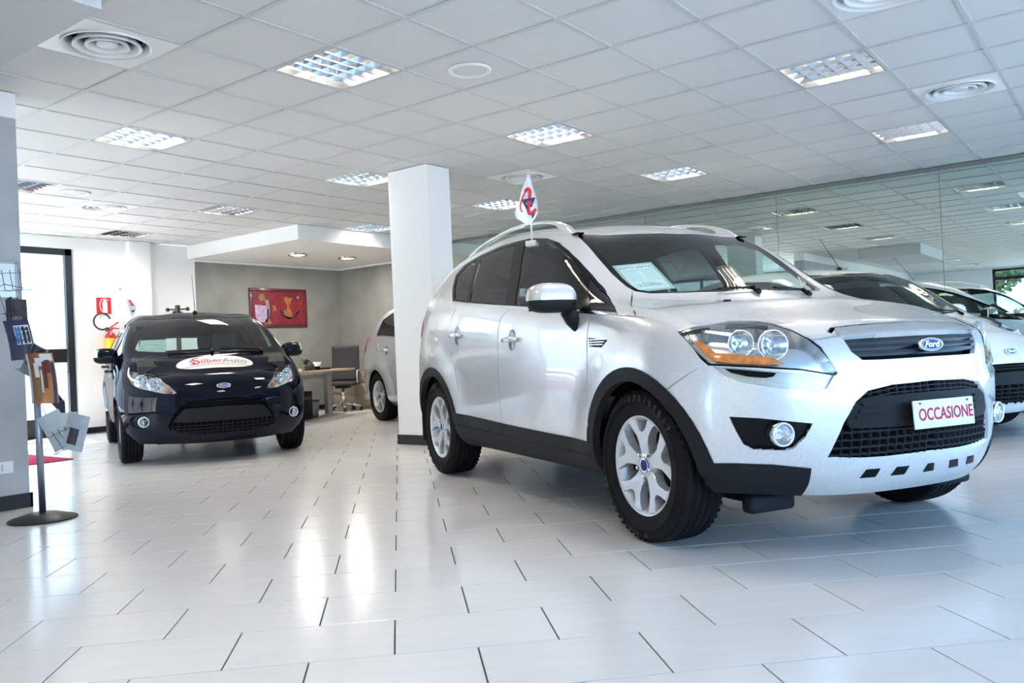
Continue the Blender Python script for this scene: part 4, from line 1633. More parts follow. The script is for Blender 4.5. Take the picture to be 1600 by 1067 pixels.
    for s in 'rl':
        sk.panel('indicator_lens', 'amber', M_AMBER, root, s, -.012, .012)
    fog_lamp(root, sk, .63, .512, .048)
    # vent fins
    for s in (-1, 1):
        b = MB()
        for k in range(3):
            z = .898 + .012 * k
            b.box((-.385, s * .902, z), (-.25 + .014 * k, s * .885, z + .004))
        b.build('vent_fin', M_CHROME, root)
    # badge and plate
    P, N = at_front(sk, 0, .838)
    badge(root, P + Vector((.012, 0, 0)), (1, 0, .12), .135)
    P, N = at_front(sk, 0, .565)
    Mx = frame_M((P.x + .030, 0, .565), (0, 1, 0), (-.06, 0, 1), (1, 0, .06))
    b = MB()
    b.rbox((-.172, -.056, -.004), (.172, .056, .004), .004, 2)
    pl = b.build('number_plate', M_PLATE, root, Mx)
    text_mesh('plate_text', 'OCCASIONE', .068, M_PINK, pl, Matrix.Translation((.008, -.003, .0046)), .0006, sx=.80, bold=.0012, spacing=1.0)
    b = MB()
    for x in (-.135, .135):
        b.cyl((x, .044, .003), (x, .044, .006), .005, 10)
    b.build('plate_screw', M_BLUE, pl)
    # roof rails
    for s in (-1, 1):
        b = MB()
        n = 24
        vs, fs = [], []
        for i in range(n + 1):
            t = i / n
            x = -1.03 - 1.72 * t
            y = .585 - .02 * t - .012 * math.sin(math.pi * t)
            h = sk.hit((x, -y, 3), (0, 0, -1))
            rise = .058 * min(1, math.sin(math.pi * min(max(t, 0), 1)) ** .45 if 0 < t < 1 else 0)
            thick = .016 + .030 * max(0, 1 - t / .16) + .03 * max(0, (t - .86) / .14)
            zt = h[0].z + .004 + rise
            zb = max(h[0].z - .006, zt - thick) if t > .1 and t < .9 else h[0].z - .008
            w = .021
            vs += [(x, s * (y + w), zb), (x, s * (y + w * .8), zt), (x, s * (y - w * .8), zt + .004), (x, s * (y - w), zb)]
        for i in range(n):
            for k in range(4):
                a, c = i * 4 + k, i * 4 + (k + 1) % 4
                fs.append((a, c, c + 4, a + 4))
        fs += [(3, 2, 1, 0), (n * 4, n * 4 + 1, n * 4 + 2, n * 4 + 3)]
        b.add(vs, fs, False)
        o = b.build('roof_rail', M_SILVER, root)
        md = o.modifiers.new('bev', 'BEVEL')
        md.width = .006
        md.segments = 2
        md.limit_method = 'ANGLE'
        b = MB()
        for x, y in ((-1.02, .585), (-2.73, .565)):
            h = sk.hit((x, -y, 3), (0, 0, -1))
            b.rbox((x - .05, s * y - .026, h[0].z - .006), (x + .05, s * y + .026, h[0].z + .006), .005, 2)
        b.build('rail_foot', M_BLACK, root)
    for s in (-1, 1):
        wing_mirror(root, (-.55, -1.01, 1.132) if s < 0 else (-.74, .97, 1.125), s, M_SILVER, fold=0 if s < 0 else 62)
        handle(root, sk, -1.287, .952, s, M_SILVER)
        handle(root, sk, -2.19, 1.008, s, M_SILVER)
    nozzles(root, sk, -.10, (-.27, .27))
    wipers(root, sk, -.205, ((.0, -.22), (.36, -.22)))
    antenna(root, sk, -2.6, .30)
    underbody(root, -3.05, .38, .62, .20)
    interior(root, -.42, -1.25, -2.15, .80, 1.09, -3.0)
    # mud flaps
    for x, s in ((-3.10, -1), (-3.10, 1)):
        MB().rbox((x, s * .70, .22), (x + .02, s * .88, .42), .006, 2).build('mud_flap', M_PLAS, root)
    for s in (-1, 1):
        b = MB()
        b.rbox((.40, s * .42, .17), (.47, s * .66, .25), .02, 2)
        b.build('air_deflector', M_PLAS, root)
    return root, sk


KROOT, KSK = kuga()

# ================================================================== the three other cars
def side_windows(belt, top, xs_front, xs_rear, splits, gapw=.045, inset=.018):
    """belt(x), top(x): heights; returns outline of the glasshouse and of its panes"""
    n = 14
    X = [xs_front + (xs_rear - xs_front) * i / n for i in range(n + 1)]
    out = [(x, belt(x)) for x in X] + [(x, top(x)) for x in X[::-1] if top(x) > belt(x) + .01]
    panes = []
    ed = [xs_front] + list(splits) + [xs_rear]
    for k, (a, c) in enumerate(zip(ed[:-1], ed[1:])):
        a2 = a - (gapw / 2 if k else .03)
        c2 = c + (gapw / 2 if k < len(ed) - 2 else .02)
        m = 10
        xx = [a2 + (c2 - a2) * i / m for i in range(m + 1)]
        lo = [(x, belt(x) + inset) for x in xx]
        hi = [(x, top(x) - inset) for x in xx if top(x) - inset > belt(x) + inset + .004]
        if hi:
            panes.append(lo + hi[::-1])
    return out, panes


def poly_at(pts):
    def f(x):
        if x >= pts[0][0]:
            return pts[0][1]
        for (a, b), (c, d) in zip(pts[:-1], pts[1:]):
            if a >= x >= c:
                return b + (d - b) * (a - x) / (a - c)
        return pts[-1][1]
    return f


def small_parts(paint, tint=G_SIDE):
    return [
        ('body_shell', 'body', paint, 'both', 0, .03), ('hood', 'hood', paint, 'both', 0, .02),
        ('front_door', 'front_door', paint, 'pair', 0, .015), ('rear_door', 'rear_door', paint, 'pair', 0, .015),
        ('body_lining', {'body', 'gap', 'front_door', 'rear_door', 'hood'}, M_DARK, 'both', -.021, 0),
        ('cladding', 'clad', M_PLAS, 'both', .004, .03),
        ('window_frame', 'pillar', M_BLACK, 'pair', .002, .02), ('front_window', 'pane0', tint, 'pair', -.002, 0), ('rear_window', 'pane1', G_DARK, 'pair', -.002, 0),
        ('quarter_window', 'pane2', G_DARK, 'pair', -.002, 0), ('chrome_strip', 'chrome', M_CHROME, 'pair', .004, .01),
        ('windscreen_frame', 'ws_frame', M_BLACK, 'both', -.001, .02), ('windscreen', 'ws', G_WS, 'both', -.002, 0),
        ('tailgate_window', 'tail_glass', tint, 'both', -.002, 0), ('tail_lamp', 'tail_lamp', M_REDL, 'pair', .006, .02),
        ('lamp_rim', 'lamp_rim', M_BLACK, 'pair', -.004, .02), ('fog_recess', 'fog', M_BLACK, 'pair', -.02, -.02),
        ('grille', {'grille', 'slat'}, M_DARK, 'both', -.04, 0), ('grille_slat', 'slat', M_PLAS, 'both', -.006, .03),
        ('lower_grille', {'low', 'mesh', 'carrier'}, M_DARK, 'both', -.05, 0), ('grille_mesh', 'mesh', M_PLAS, 'both', -.010, .02),
        ('plate_carrier', 'carrier', M_PLAS, 'both', -.006, .03),
    ]


def small_car(name, spec, pose, paint, label, wb, d, wheel):
    zc = wheel[1]
    ra = zc + .042
    out, panes = side_windows(poly_at(d['belt']), poly_at(d['top']), d['belt'][0][0], d['belt'][-1][0], d['splits'])
    side = [('front_door', d['fdoor']), ('rear_door', d['rdoor'])]
    side += [('gap', ribbon(dense(g, False, .12), .006)) for g in d['gaps']]
    side += [('pillar', out)] + [('pane%d' % min(i, 2), dense(p, True, .08)) for i, p in enumerate(panes)]
    if d.get('chrome'):
        f = poly_at(d['belt'])
        X = [d['belt'][0][0] + (d['belt'][-1][0] - d['belt'][0][0]) * i / 12 for i in range(13)]
        side.append(('chrome', [(x, f(x) + .002) for x in X] + [(x, f(x) - .012) for x in X[::-1]]))
    side += [('open', circle2((0, zc), ra)), ('open', circle2((-wb, zc), ra))]
    ws = d['ws']
    wsi = [(x * 1.0 - .02 if x > d['ws_mid'] else x + .012, y * .955 if y < 0 else y) for x, y in ws]
    cuts = [
        (side, SIDE, {}),
        ([('hood', d['hood']), ('ws_frame', dense(ws, True, .06)), ('ws', dense(wsi, True, .06))], TOP, dict(minf=.2)),
        ([('gap', ribbon(dense(d['hoodgap'], False, .1), .006))], TOP, dict(minf=.12, only={'body', 'hood'})),
        ([('lamp_rim', [(a + (.008 if a > -.1 else -.008), z + (.008 if z > d['lampz'] else -.008)) for a, z in d['lamp']]), ('lamp', d['lamp'])] + d.get('corn', []), CORN, dict(where=lambda p: p.x > .0 and p.z > .15)),
        (d['front'], FRONT, dict(where=lambda p: p.x > .2)),
        ([('tail_glass', d['tg']), ('gap', ribbon([(-.70, d['tg'][0][1] - .30), (.03, d['tg'][0][1] - .30)], .006))], REAR, dict(minf=.15)),
        ([('tail_lamp', d['tl_r'])], REAR, dict(minf=.02, where=lambda p: p.x < -wb - .1)),
        ([('tail_lamp', d['tl_s'])], SIDE, dict(where=lambda p: p.x < -wb - .2)),
    ]
    if d.get('slats'):
        cuts.append((d['slats'], FRONT, dict(where=lambda p: p.x > .2, only={'grille'})))
    if d.get('mesh'):
        cuts.append((d['mesh'], FRONT, dict(where=lambda p: p.x > .2, only={'low'})))
    root, sk = car(name, spec, pose, paint, label, wb, cuts, wheel, small_parts(paint, d.get('tint', G_SIDE)))
    if d.get('bowls'):
        lamp_unit(root, sk, {'lamp'}, M_LAMPIN, d['bowls'], off=-.05)
    for s in (-1, 1):
        wing_mirror(root, (d['mirror'][0], s * d['mirror'][1], d['mirror'][2]), s, paint, True, d['mirror'][3])
        for x, z in d['handles']:
            handle(root, sk, x, z, s, d.get('handle_m', paint))
    nozzles(root, sk, d['noz'], (-.24, .24))
    wipers(root, sk, d['noz'] - .10, ((.02, -.40), (.50, -.40)))
    underbody(root, -wb - .35, .30, .55, .17)
    interior(root, *d['cabin'])
    return root, sk


# ---- navy hatchback, facing the viewer
f_low = [(-.475, .345), (-.457, .41), (-.383, .518), (-.309, .569), (-.132, .582), (.03, .586), (.03, .254), (-.139, .258), (-.344, .278), (-.45, .308)]
FD = dict(
    belt=[(-.20, .965), (-.6, .975), (-1.2, 1.0), (-1.9, 1.06), (-2.30, 1.13)], top=[(-.20, .97), (-.45, 1.125), (-.75, 1.285), (-.95, 1.345), (-1.3, 1.372), (-1.8, 1.362), (-2.15, 1.31), (-2.30, 1.22)],
    splits=(-1.16, -1.95), fdoor=[(-.25, .95), (-.28, .4), (-.42, .28), (-1.22, .28), (-1.20, .98)], rdoor=[(-1.20, .98), (-1.22, .28), (-1.95, .30), (-2.08, .62), (-2.12, 1.05)],
    gaps=[[(-.22, .95), (-.30, .8), (-.30, .4), (-.42, .29)], [(-1.16, .99), (-1.22, .85), (-1.22, .28)], [(-2.18, 1.09), (-2.16, .85), (-2.02, .6), (-1.93, .32)]],
    ws=[(-.655, .03), (-.668, -.092), (-.76, -.327), (-.82, -.565), (-.80, -.598), (-.607, -.640), (-.342, -.676), (-.20, -.682), (-.155, -.655), (-.08, -.486), (.02, -.171), (.035, .03)], ws_mid=-.4,
    hood=[(.045, .03), (.03, -.17), (-.07, -.486), (-.14, -.66), (-.10, -.72), (.10, -.74), (.25, -.66), (.42, -.56), (.60, -.40), (.69, -.20), (.70, .03)],
    hoodgap=[(-.12, -.70), (.0, -.745), (.12, -.735)],
    lamp=[(-.371, .851), (-.328, .841), (-.218, .822), (-.019, .777), (.114, .712), (.197, .648), (.174, .638), (.082, .647), (-.02, .671), (-.134, .695), (-.232, .725), (-.287, .76), (-.347, .816)], lampz=.745,
    bowls=[(-.20, .765, .052, 0), (-.06, .725, .050, 0)],
    corn=[('fog', [(-.16 + .085 * math.cos(t * .5236), .402 + .06 * math.sin(t * .5236)) for t in range(12)])],
    front=[('gap', ribbon([(-.46, .735), (-.39, .716), (-.269, .705), (-.091, .692), (.03, .689)], .009)), ('low', f_low), ('carrier', [(-.443, .386), (-.345, .500), (.03, .514), (.03, .383), (-.287, .378)])],
    mesh=[('mesh', ribbon([(-.47, z), (.03, z)], .005)) for z in (.285, .315, .345, .535, .56)] + [('mesh', ribbon([(-.44 + .047 * i, .25), (-.44 + .047 * i, .38)], .0045)) for i in range(11)],
    tg=[(-.50, 1.08), (.03, 1.09), (.03, 1.25), (-.44, 1.24)],
    tl_r=[(-.78, .80), (-.62, .82), (-.60, 1.05), (-.74, 1.05)], tl_s=[(-2.98, .80), (-2.80, .86), (-2.74, 1.02), (-2.98, 1.04)],
    mirror=(-.44, .90, 1.0, .82), handles=[(-1.02, .86), (-1.90, .91)], noz=.10,
    cabin=(-.18, -1.0, -1.85, .74, .99, -2.7, .36))
FPOSE = (4.74303657, 7.32354141, 4.28266544)
FROOT, FSK = small_car('hatchback_car', FIESTA, FPOSE, M_NAVY, 'dark navy hatchback facing forward with a white oval sticker on its hood', 2.489, FD, (.835, .298, .195, .19, 'twin', None))
for s in (-1, 1):
    pass
fog_lamp(FROOT, FSK, .657, .402, .047)
P, N = at_front(FSK, 0, .69)
badge(FROOT, P + Vector((.008, 0, 0)), (1, 0, .25), .125)
antenna(FROOT, FSK, -.93, .42, -72)
# brownish corner bulbs
M_BULB = mat('bulb_brown', (.42, .15, .08), .3, coat=.6)
for s in (-1, 1):
    o = Vector((.10 * S2 + 2 * S2, .10 * S2 - 2 * S2, .675))
    h = FSK.hit(o, (-S2, S2, 0))
    c = h[0] - Vector((S2, -S2, 0)) * .02
    c.y *= -s
    MB().lathe([(.03, 0), (.028, .012), (.015, .02), (0, .022)], 16, Matrix.Translation(c) @ Vector((.92, s * .3, .1)).to_track_quat('Z', 'Y').to_matrix().to_4x4()).build('indicator_bulb', M_BULB, FROOT)

# oval sticker on the hood (flat print bent over the sheet metal)
M_STICK = mat('sticker_white', (.82, .82, .82), .3)
M_STRED = mat('sticker_red', (.55, .04, .05), .35)
M_STGREY = mat('sticker_grey', (.22, .23, .25), .35)


def on_hood(sk, x, y, e=.003):
    h = sk.hit((x, -abs(y), 3), (0, 0, -1))
    return Vector((x, y, h[0].z + e))


SX0, SY0, SRX, SRY = .335, -.005, .125, .345
b = MB()
n, m = 40, 6
vs = [on_hood(FSK, SX0, SY0)]
for k in range(1, m + 1):
    for i in range(n):
        a = 2 * math.pi * i / n
        vs.append(on_hood(FSK, SX0 + SRX * k / m * math.cos(a), SY0 + SRY * k / m * math.sin(a)))
fs = [(0, 1 + i, 1 + (i + 1) % n) for i in range(n)] + [(1 + k * n + i, 1 + (k + 1) * n + i, 1 + (k + 1) * n + (i + 1) % n, 1 + k * n + (i + 1) % n) for k in range(m - 1) for i in range(n)]
stk = b.add(vs, fs, True).build('hood_sticker', M_STICK, FROOT)


def hood_text(nm, s, size, m_, x, y, sx=1.0, shear=0.0):
    o = text_mesh(nm, s, size, m_, stk, None, 0.0, sx=sx, shear=shear)
    for v in o.data.vertices:
        p = on_hood(FSK, x - (-v.co.y), y + v.co.x, .0055)
        v.co = p
    # reading direction: letters upright for someone in front of the car
    return o


def hood_txt(nm, s, size, m_, x, y, sx=1.0, shear=0.0, align='CENTER'):
    o = text_mesh(nm, s, size, m_, stk, None, 0.0, sx=sx, shear=shear, align=align)
    for v in o.data.vertices:
        v.co = on_hood(FSK, x - v.co.y, y + v.co.x, .006)
    return o


hood_txt('sticker_initial', 'S', .17, M_STRED, SX0 - .015, -.175, 1.1)
hood_txt('sticker_initial', 'S', .13, M_STRED, SX0 + .0, -.205, 1.0)
hood_txt('sticker_text', 'ilber', .115, M_STRED, SX0, -.135, .95, align='LEFT')
hood_txt('sticker_text', 'Auto', .115, M_STGREY, SX0, .06, .95, align='LEFT')
b = MB()
L = [on_hood(FSK, SX0 + .062, SY0 - .30 + .6 * i / 16, .0055) for i in range(17)]
L2 = [on_hood(FSK, SX0 + .068, SY0 - .30 + .6 * i / 16, .0055) for i in range(17)]
b.add(L + L2, [(i, i + 1, 18 + i, 17 + i) for i in range(16)])
b.build('sticker_line', M_STRED, stk)

# ---- white people carrier between the crossover and the mirror
c_low = [(-.50, .30), (-.47, .45), (-.42, .56), (-.36, .60), (-.2, .612), (.03, .616), (.03, .275), (-.2, .272), (-.40, .278)]
CD = dict(
    belt=[(-.02, .985), (-.5, 1.02), (-1.2, 1.06), (-2.0, 1.12), (-2.72, 1.20)], top=[(-.02, .99), (-.35, 1.17), (-.75, 1.35), (-1.1, 1.45), (-1.6, 1.49), (-2.15, 1.475), (-2.5, 1.41), (-2.72, 1.30)],
    splits=(-1.22, -2.05), fdoor=[(-.38, 1.0), (-.40, .42), (-.45, .30), (-1.32, .30), (-1.30, 1.06)], rdoor=[(-1.30, 1.06), (-1.32, .30), (-2.1, .32), (-2.22, .65), (-2.25, 1.13)],
    gaps=[[(-.32, 1.0), (-.40, .85), (-.40, .42), (-.45, .31)], [(-1.24, 1.06), (-1.32, .9), (-1.32, .31)], [(-2.28, 1.14), (-2.28, .9), (-2.17, .62), (-2.1, .34)]],
    ws=[(-.74, .03), (-.76, -.12), (-.83, -.35), (-.92, -.57), (-.90, -.625), (-.65, -.66), (-.35, -.695), (-.21, -.70), (-.12, -.60), (-.02, -.40), (.06, -.15), (.07, .03)], ws_mid=-.45,
    hood=[(.08, .03), (.07, -.15), (0, -.40), (-.10, -.60), (-.19, -.71), (-.05, -.79), (.12, -.79), (.30, -.71), (.50, -.58), (.66, -.35), (.735, -.15), (.745, .03)],
    hoodgap=[(-.17, -.73), (.0, -.79), (.14, -.785)],
    lamp=[(-.36, .93), (-.22, .90), (-.08, .855), (.05, .80), (.11, .74), (.06, .715), (-.10, .735), (-.24, .78), (-.33, .86)], lampz=.82,
    bowls=[(-.20, .84, .05, 0), (-.06, .79, .048, 0)],
    corn=[('fog', [(-.28, .46), (-.12, .47), (-.05, .44), (-.10, .38), (-.26, .38)])],
    front=[('gap', ribbon([(-.52, .80), (-.30, .785), (.03, .785)], .007)), ('low', c_low), ('carrier', [(-.46, .44), (-.41, .535), (.03, .545), (.03, .44)])],
    mesh=[('mesh', ribbon([(-.50, z), (.03, z)], .007)) for z in (.30, .335, .37, .405, .57, .592)] + [('mesh', ribbon([(-.46 + .082 * i, .27), (-.46 + .082 * i, .44)], .008)) for i in range(7)],
    tg=[(-.58, 1.12), (.03, 1.13), (.03, 1.33), (-.50, 1.31)],
    tl_r=[(-.82, .85), (-.66, .88), (-.64, 1.12), (-.78, 1.12)], tl_s=[(-3.26, .86), (-3.05, .93), (-3.0, 1.08), (-3.26, 1.12)],
    mirror=(-.50, .985, 1.07, .9), handles=[(-1.12, .94), (-1.98, .97)], noz=.12,
    cabin=(-.20, -1.15, -2.05, .80, 1.04, -2.9, .40))
CROOT, CSK = small_car('people_carrier_car', CMAX, (8.225, 1.63, R(238.8)), M_WHITE, 'white people carrier parked between the silver crossover and the mirror wall', 2.648, CD, (.885, .318, .215, .205, 'twin', None))
P, N = at_front(CSK, 0, .705)
badge(CROOT, P + Vector((.006, 0, 0)), (1, 0, .15), .125)
antenna(CROOT, CSK, -.98, .42, -52)

# ---- grey-silver people carrier whose tail shows behind the pillar
SD = dict(
    belt=[(-.02, 1.0), (-.5, 1.04), (-1.2, 1.08), (-2.2, 1.14), (-2.90, 1.185)], top=[(-.02, 1.01), (-.35, 1.19), (-.75, 1.37), (-1.1, 1.47), (-1.6, 1.53), (-2.15, 1.535), (-2.65, 1.48), (-2.90, 1.40)],
    splits=(-1.25, -2.25), fdoor=CD['fdoor'], rdoor=[(-1.30, 1.08), (-1.32, .30), (-2.25, .32), (-2.40, .65), (-2.48, 1.15)],
    gaps=[CD['gaps'][0], CD['gaps'][1], [(-2.60, 1.16), (-2.60, .95), (-2.45, .80), (-2.30, .55), (-2.25, .34)]],
    ws=CD['ws'], ws_mid=-.45, hood=CD['hood'], hoodgap=CD['hoodgap'], lamp=[(a, z * 1.02) for a, z in CD['lamp']], lampz=.83, bowls=CD['bowls'],
    front=CD['front'], mesh=CD['mesh'], chrome=True, tint=G_DARK,
    tg=[(-.58, 1.16), (.03, 1.17), (.03, 1.37), (-.50, 1.35)],
    tl_r=[(-.84, .94), (-.70, .95), (-.62, 1.05), (-.70, 1.16), (-.80, 1.16)], tl_s=[(-3.75, .93), (-3.36, .95), (-3.28, 1.0), (-3.34, 1.08), (-3.38, 1.17), (-3.75, 1.17)],
    mirror=(-.50, .99, 1.09, .9), handles=[(-1.15, .95), (-2.46, .965)], handle_m=M_CHROME, noz=.12,
    cabin=(-.20, -1.15, -2.15, .80, 1.06, -3.1, .40))
SROOT, SSK = small_car('people_carrier_car', SMAX, (7.91844178, 5.55070786, 4.34582671), M_GREYSIL, 'grey silver car half hidden behind the white pillar, red tail lamp showing', 2.85, SD, (.90, .335, .225, .22, 'twin', None))
MB().lathe([(.0, .004), (.072, .004), (.076, .001)], 24, frame_M((-2.78, -.902, 1.02), (1, 0, 0), (0, 0, 1), (0, -1, 0))).build('fuel_flap', M_GREYSIL, SROOT)

# ================================================================== fittings and things
M_LOUV = mat('louvre_aluminium', (.80, .82, .84), .10, 1.0)
M_HOUS = mat('lamp_housing', (.20, .205, .21), .5)
M_DIFF = mat('diffuser_white', (.88, .885, .88), .35)
M_TUBE = mat('tube_lit', (.9, .9, .88), .4, emit=(1.0, .95, .86), estr=9.0)
try:
    M_TUBE.cycles.emission_sampling = 'NONE'
except Exception:
    pass
LAMP_LABEL = {
    (3, -1): 'louvred ceiling lamp nearest the viewer, left of the small round speaker', (-1, 3): 'louvred ceiling lamp above the nose of the silver crossover, upper right',
    (3, 3): 'louvred ceiling lamp above the crossover roof, right of the white pillar top', (-1, 7): 'louvred ceiling lamp at the far right, close to the mirror wall',
    (7, -1): 'louvred ceiling lamp in line with the navy hatchback, upper left', (7, 3): 'louvred ceiling lamp just left of the top of the white pillar',
    (3, 7): 'louvred ceiling lamp near the mirror wall above the crossover windscreen', (7, 7): 'louvred ceiling lamp behind the flag of the crossover',
    (11, -1): 'louvred ceiling lamp at the left edge next to the grey plaster wall', (11, 3): 'louvred ceiling lamp in front of the corner of the white soffit',
    (15, 3): 'louvred ceiling lamp close to the white back wall above the pilaster', (11, 7): 'louvred ceiling lamp half hidden behind the top of the pillar',
}
ORD = {-5: 'first', -9: 'second', -13: 'third', -17: 'fourth'}
for _a, _w in ((-1, 'right'), (3, 'left')):
    for _b, _n in ORD.items():
        LAMP_LABEL[(_a, _b)] = '%s unlit looking lamp of the %s row in the mirror, counted from behind the viewer' % (_n, _w)
LAMP_LABEL[(-1, -1)] = 'louvred ceiling lamp just out of the photo over the viewer, right of the front one'


def blade(L, axis):
    b_ = MB()
    pts = [(-.012, .040), (.012, .040), (.0015, .0), (-.0015, .0)]
    if axis == 'x':
        b_.prism([(-L / 2, p[0], p[1]) for p in pts], (L, 0, 0))
    else:
        b_.prism([(p[0], -L / 2, p[1] + .0005) for p in pts], (0, L, 0))
    return b_


def lamp_proto():
    t = empty('ceiling_lamp', (0, 0, 0))
    b_ = MB()
    b_.box((-.288, -.288, .10), (.288, .288, .11)).box((-.288, -.288, .0), (-.280, .288, .10)).box((.280, -.288, 0), (.288, .288, .10))
    b_.box((-.288, -.288, 0), (.288, -.280, .10)).box((-.288, .280, 0), (.288, .288, .10))
    b_.build('housing', M_HOUS, t)
    me = blade(.56, 'x').build('louvre_blade', M_LOUV).data
    me2 = blade(.56, 'y').build('louvre_blade', M_LOUV).data
    for n_ in [o for o in bpy.data.objects if o.name.startswith('louvre_blade')]:
        bpy.data.objects.remove(n_)
    for k in range(1, 4):
        o = link('louvre_blade', me2, t)
        o.location = (-.28 + .14 * k, 0, .002)
    for k in range(1, 6):
        o = link('louvre_blade', me, t)
        o.location = (0, -.28 + .56 / 6 * k, .002)
    for k in range(4):
        b_ = MB()
        x = -.21 + .14 * k
        b_.cyl((x, -.27, .068), (x, .27, .068), .013, 10)
        b_.build('tube', M_TUBE, t)
    return t


LP = lamp_proto()
first = True
for c in lamps:
    x, y = cellxy(*c)
    o = LP if first else copy_tree(LP)
    first = False
    o.location = (x, y, H + .001)
    tag(o, LAMP_LABEL.get(c, 'square louvred ceiling lamp seen only as a reflection in the mirror wall'), 'lamp', 'square louvred ceiling lamps')
    if x > -6:
        lamp('lamp_glow', 'AREA', LAMP_W, (1.0, .87, .73), (x, y, H + .052), (0, 0, 0), shape='SQUARE', size=.42)

VL = {(-2, 5): 'round air diffuser in a white square plate at the right edge', (-2, 1): 'round air diffuser cut off by the top edge of the photo', (5, 5): 'round air diffuser directly above the flag of the crossover',
      (4, -3): 'large round air diffuser beside the white soffit, upper left corner', (12, 1): 'round air diffuser far back above the navy hatchback'}


def vent_proto():
    t = empty('air_diffuser', (0, 0, 0))
    n_ = 40
    b_ = MB()
    ro = .245
    sq = []
    for i in range(n_):
        a = 2 * math.pi * i / n_
        k = .296 / max(abs(math.cos(a)), abs(math.sin(a)))
        sq.append((k * math.cos(a), k * math.sin(a), 0))
    ci = [(ro * math.cos(2 * math.pi * i / n_), ro * math.sin(2 * math.pi * i / n_), -.004) for i in range(n_)]
    b_.add(sq + ci, [(i, n_ + i, n_ + (i + 1) % n_, (i + 1) % n_) for i in range(n_)])
    b_.build('plate', M_DIFF, t)
    for r0, r1, z0, z1 in ((.246, .19, -.016, .05), (.185, .125, -.018, .055), (.12, .06, -.014, .05)):
        b_ = MB()
        b_.lathe([(r0, z0 + .004), (r0 - .006, z0), (r0 - .02, z0 + .012), (r1, z1), (r1 + .008, z1), (r0 - .004, z0 + .02), (r0, z0 + .004)], 40)
        b_.build('cone_ring', M_DIFF, t)
    MB().lathe([(0, -.006), (.052, -.006), (.06, .0), (.04, .05)], 32).build('centre_disc', M_DIFF, t)
    MB().lathe([(.25, .0), (.25, .12), (0, .12)], 32).build('duct', mat('duct_grey', (.05, .05, .05), .8), t)
    return t


VP = vent_proto()
first = True
for c in vents:
    x, y = cellxy(*c)
    o = VP if first else copy_tree(VP)
    first = False
    o.location = (x, y, H + .001)
    tag(o, VL.get(c, 'round air diffuser seen only as a reflection in the mirror wall'), 'vent', 'round air diffusers in the ceiling')
for (A, B), lb in (((2, 0), 'flat round speaker in the ceiling between the two front lamps'), ((11, 0), 'flat round speaker in the ceiling far back on the left')):
    x, y = cellxy(A, B)
    t = empty('ceiling_speaker', (x, y, H + .003), 0, lb, 'speaker', 'round ceiling speakers')
    MB().lathe([(.145, .0), (.14, -.010), (.118, -.012), (.112, -.005)], 36).build('ring', M_DIFF, t)
    MB().lathe([(0, -.009), (.06, -.009), (.112, -.005)], 36).build('grille', M_CEIL, t)

M_DLGLOW = mat('downlight_glow', (1, 1, 1), .4, emit=(1.0, .96, .88), estr=14)
for x, y, lb in ((8.40, 10.50, 'left round downlight under the white soffit'), (9.37, 10.45, 'right round downlight under the white soffit, nearer the corner')):
    t = empty('downlight', (x, y, H - .205), 0, lb, 'lamp', 'round downlights under the soffit')
    MB().lathe([(.155, 0), (.15, -.022), (.128, -.028), (.122, -.012)], 36).build('ring', M_CHROME, t)
    MB().lathe([(0, -.018), (.08, -.018), (.124, -.012)], 32).build('disc', M_DLGLOW, t)
    lamp('downlight_glow', 'AREA', LAMP_W * .9, (1.0, .95, .86), (x, y, H - .24), (0, 0, 0), shape='DISK', size=.22)

# ---- pillar
t = empty('pillar', (6.19, 5.80, 0), 0, 'square white pillar in the middle of the showroom with a black foot', 'pillar')
MB().box((-.165, -.265, 0), (.165, .265, H - .001)).build('shaft', M_WALL, t)
MB().box((-.177, -.277, 0), (.177, .277, .095)).build('baseboard', M_BASE, t)

# ---- flags
M_FLAG = mat('flag_cloth', (.84, .84, .86), .7)
M_FRED = mat('flag_red', (.72, .03, .05), .6)
M_FBLUE = mat('flag_blue', (.04, .045, .11), .6)
M_POLE = mat('flag_pole_white', (.80, .80, .78), .35)
CR = Vector((CX.x, CX.y, 0)).normalized()


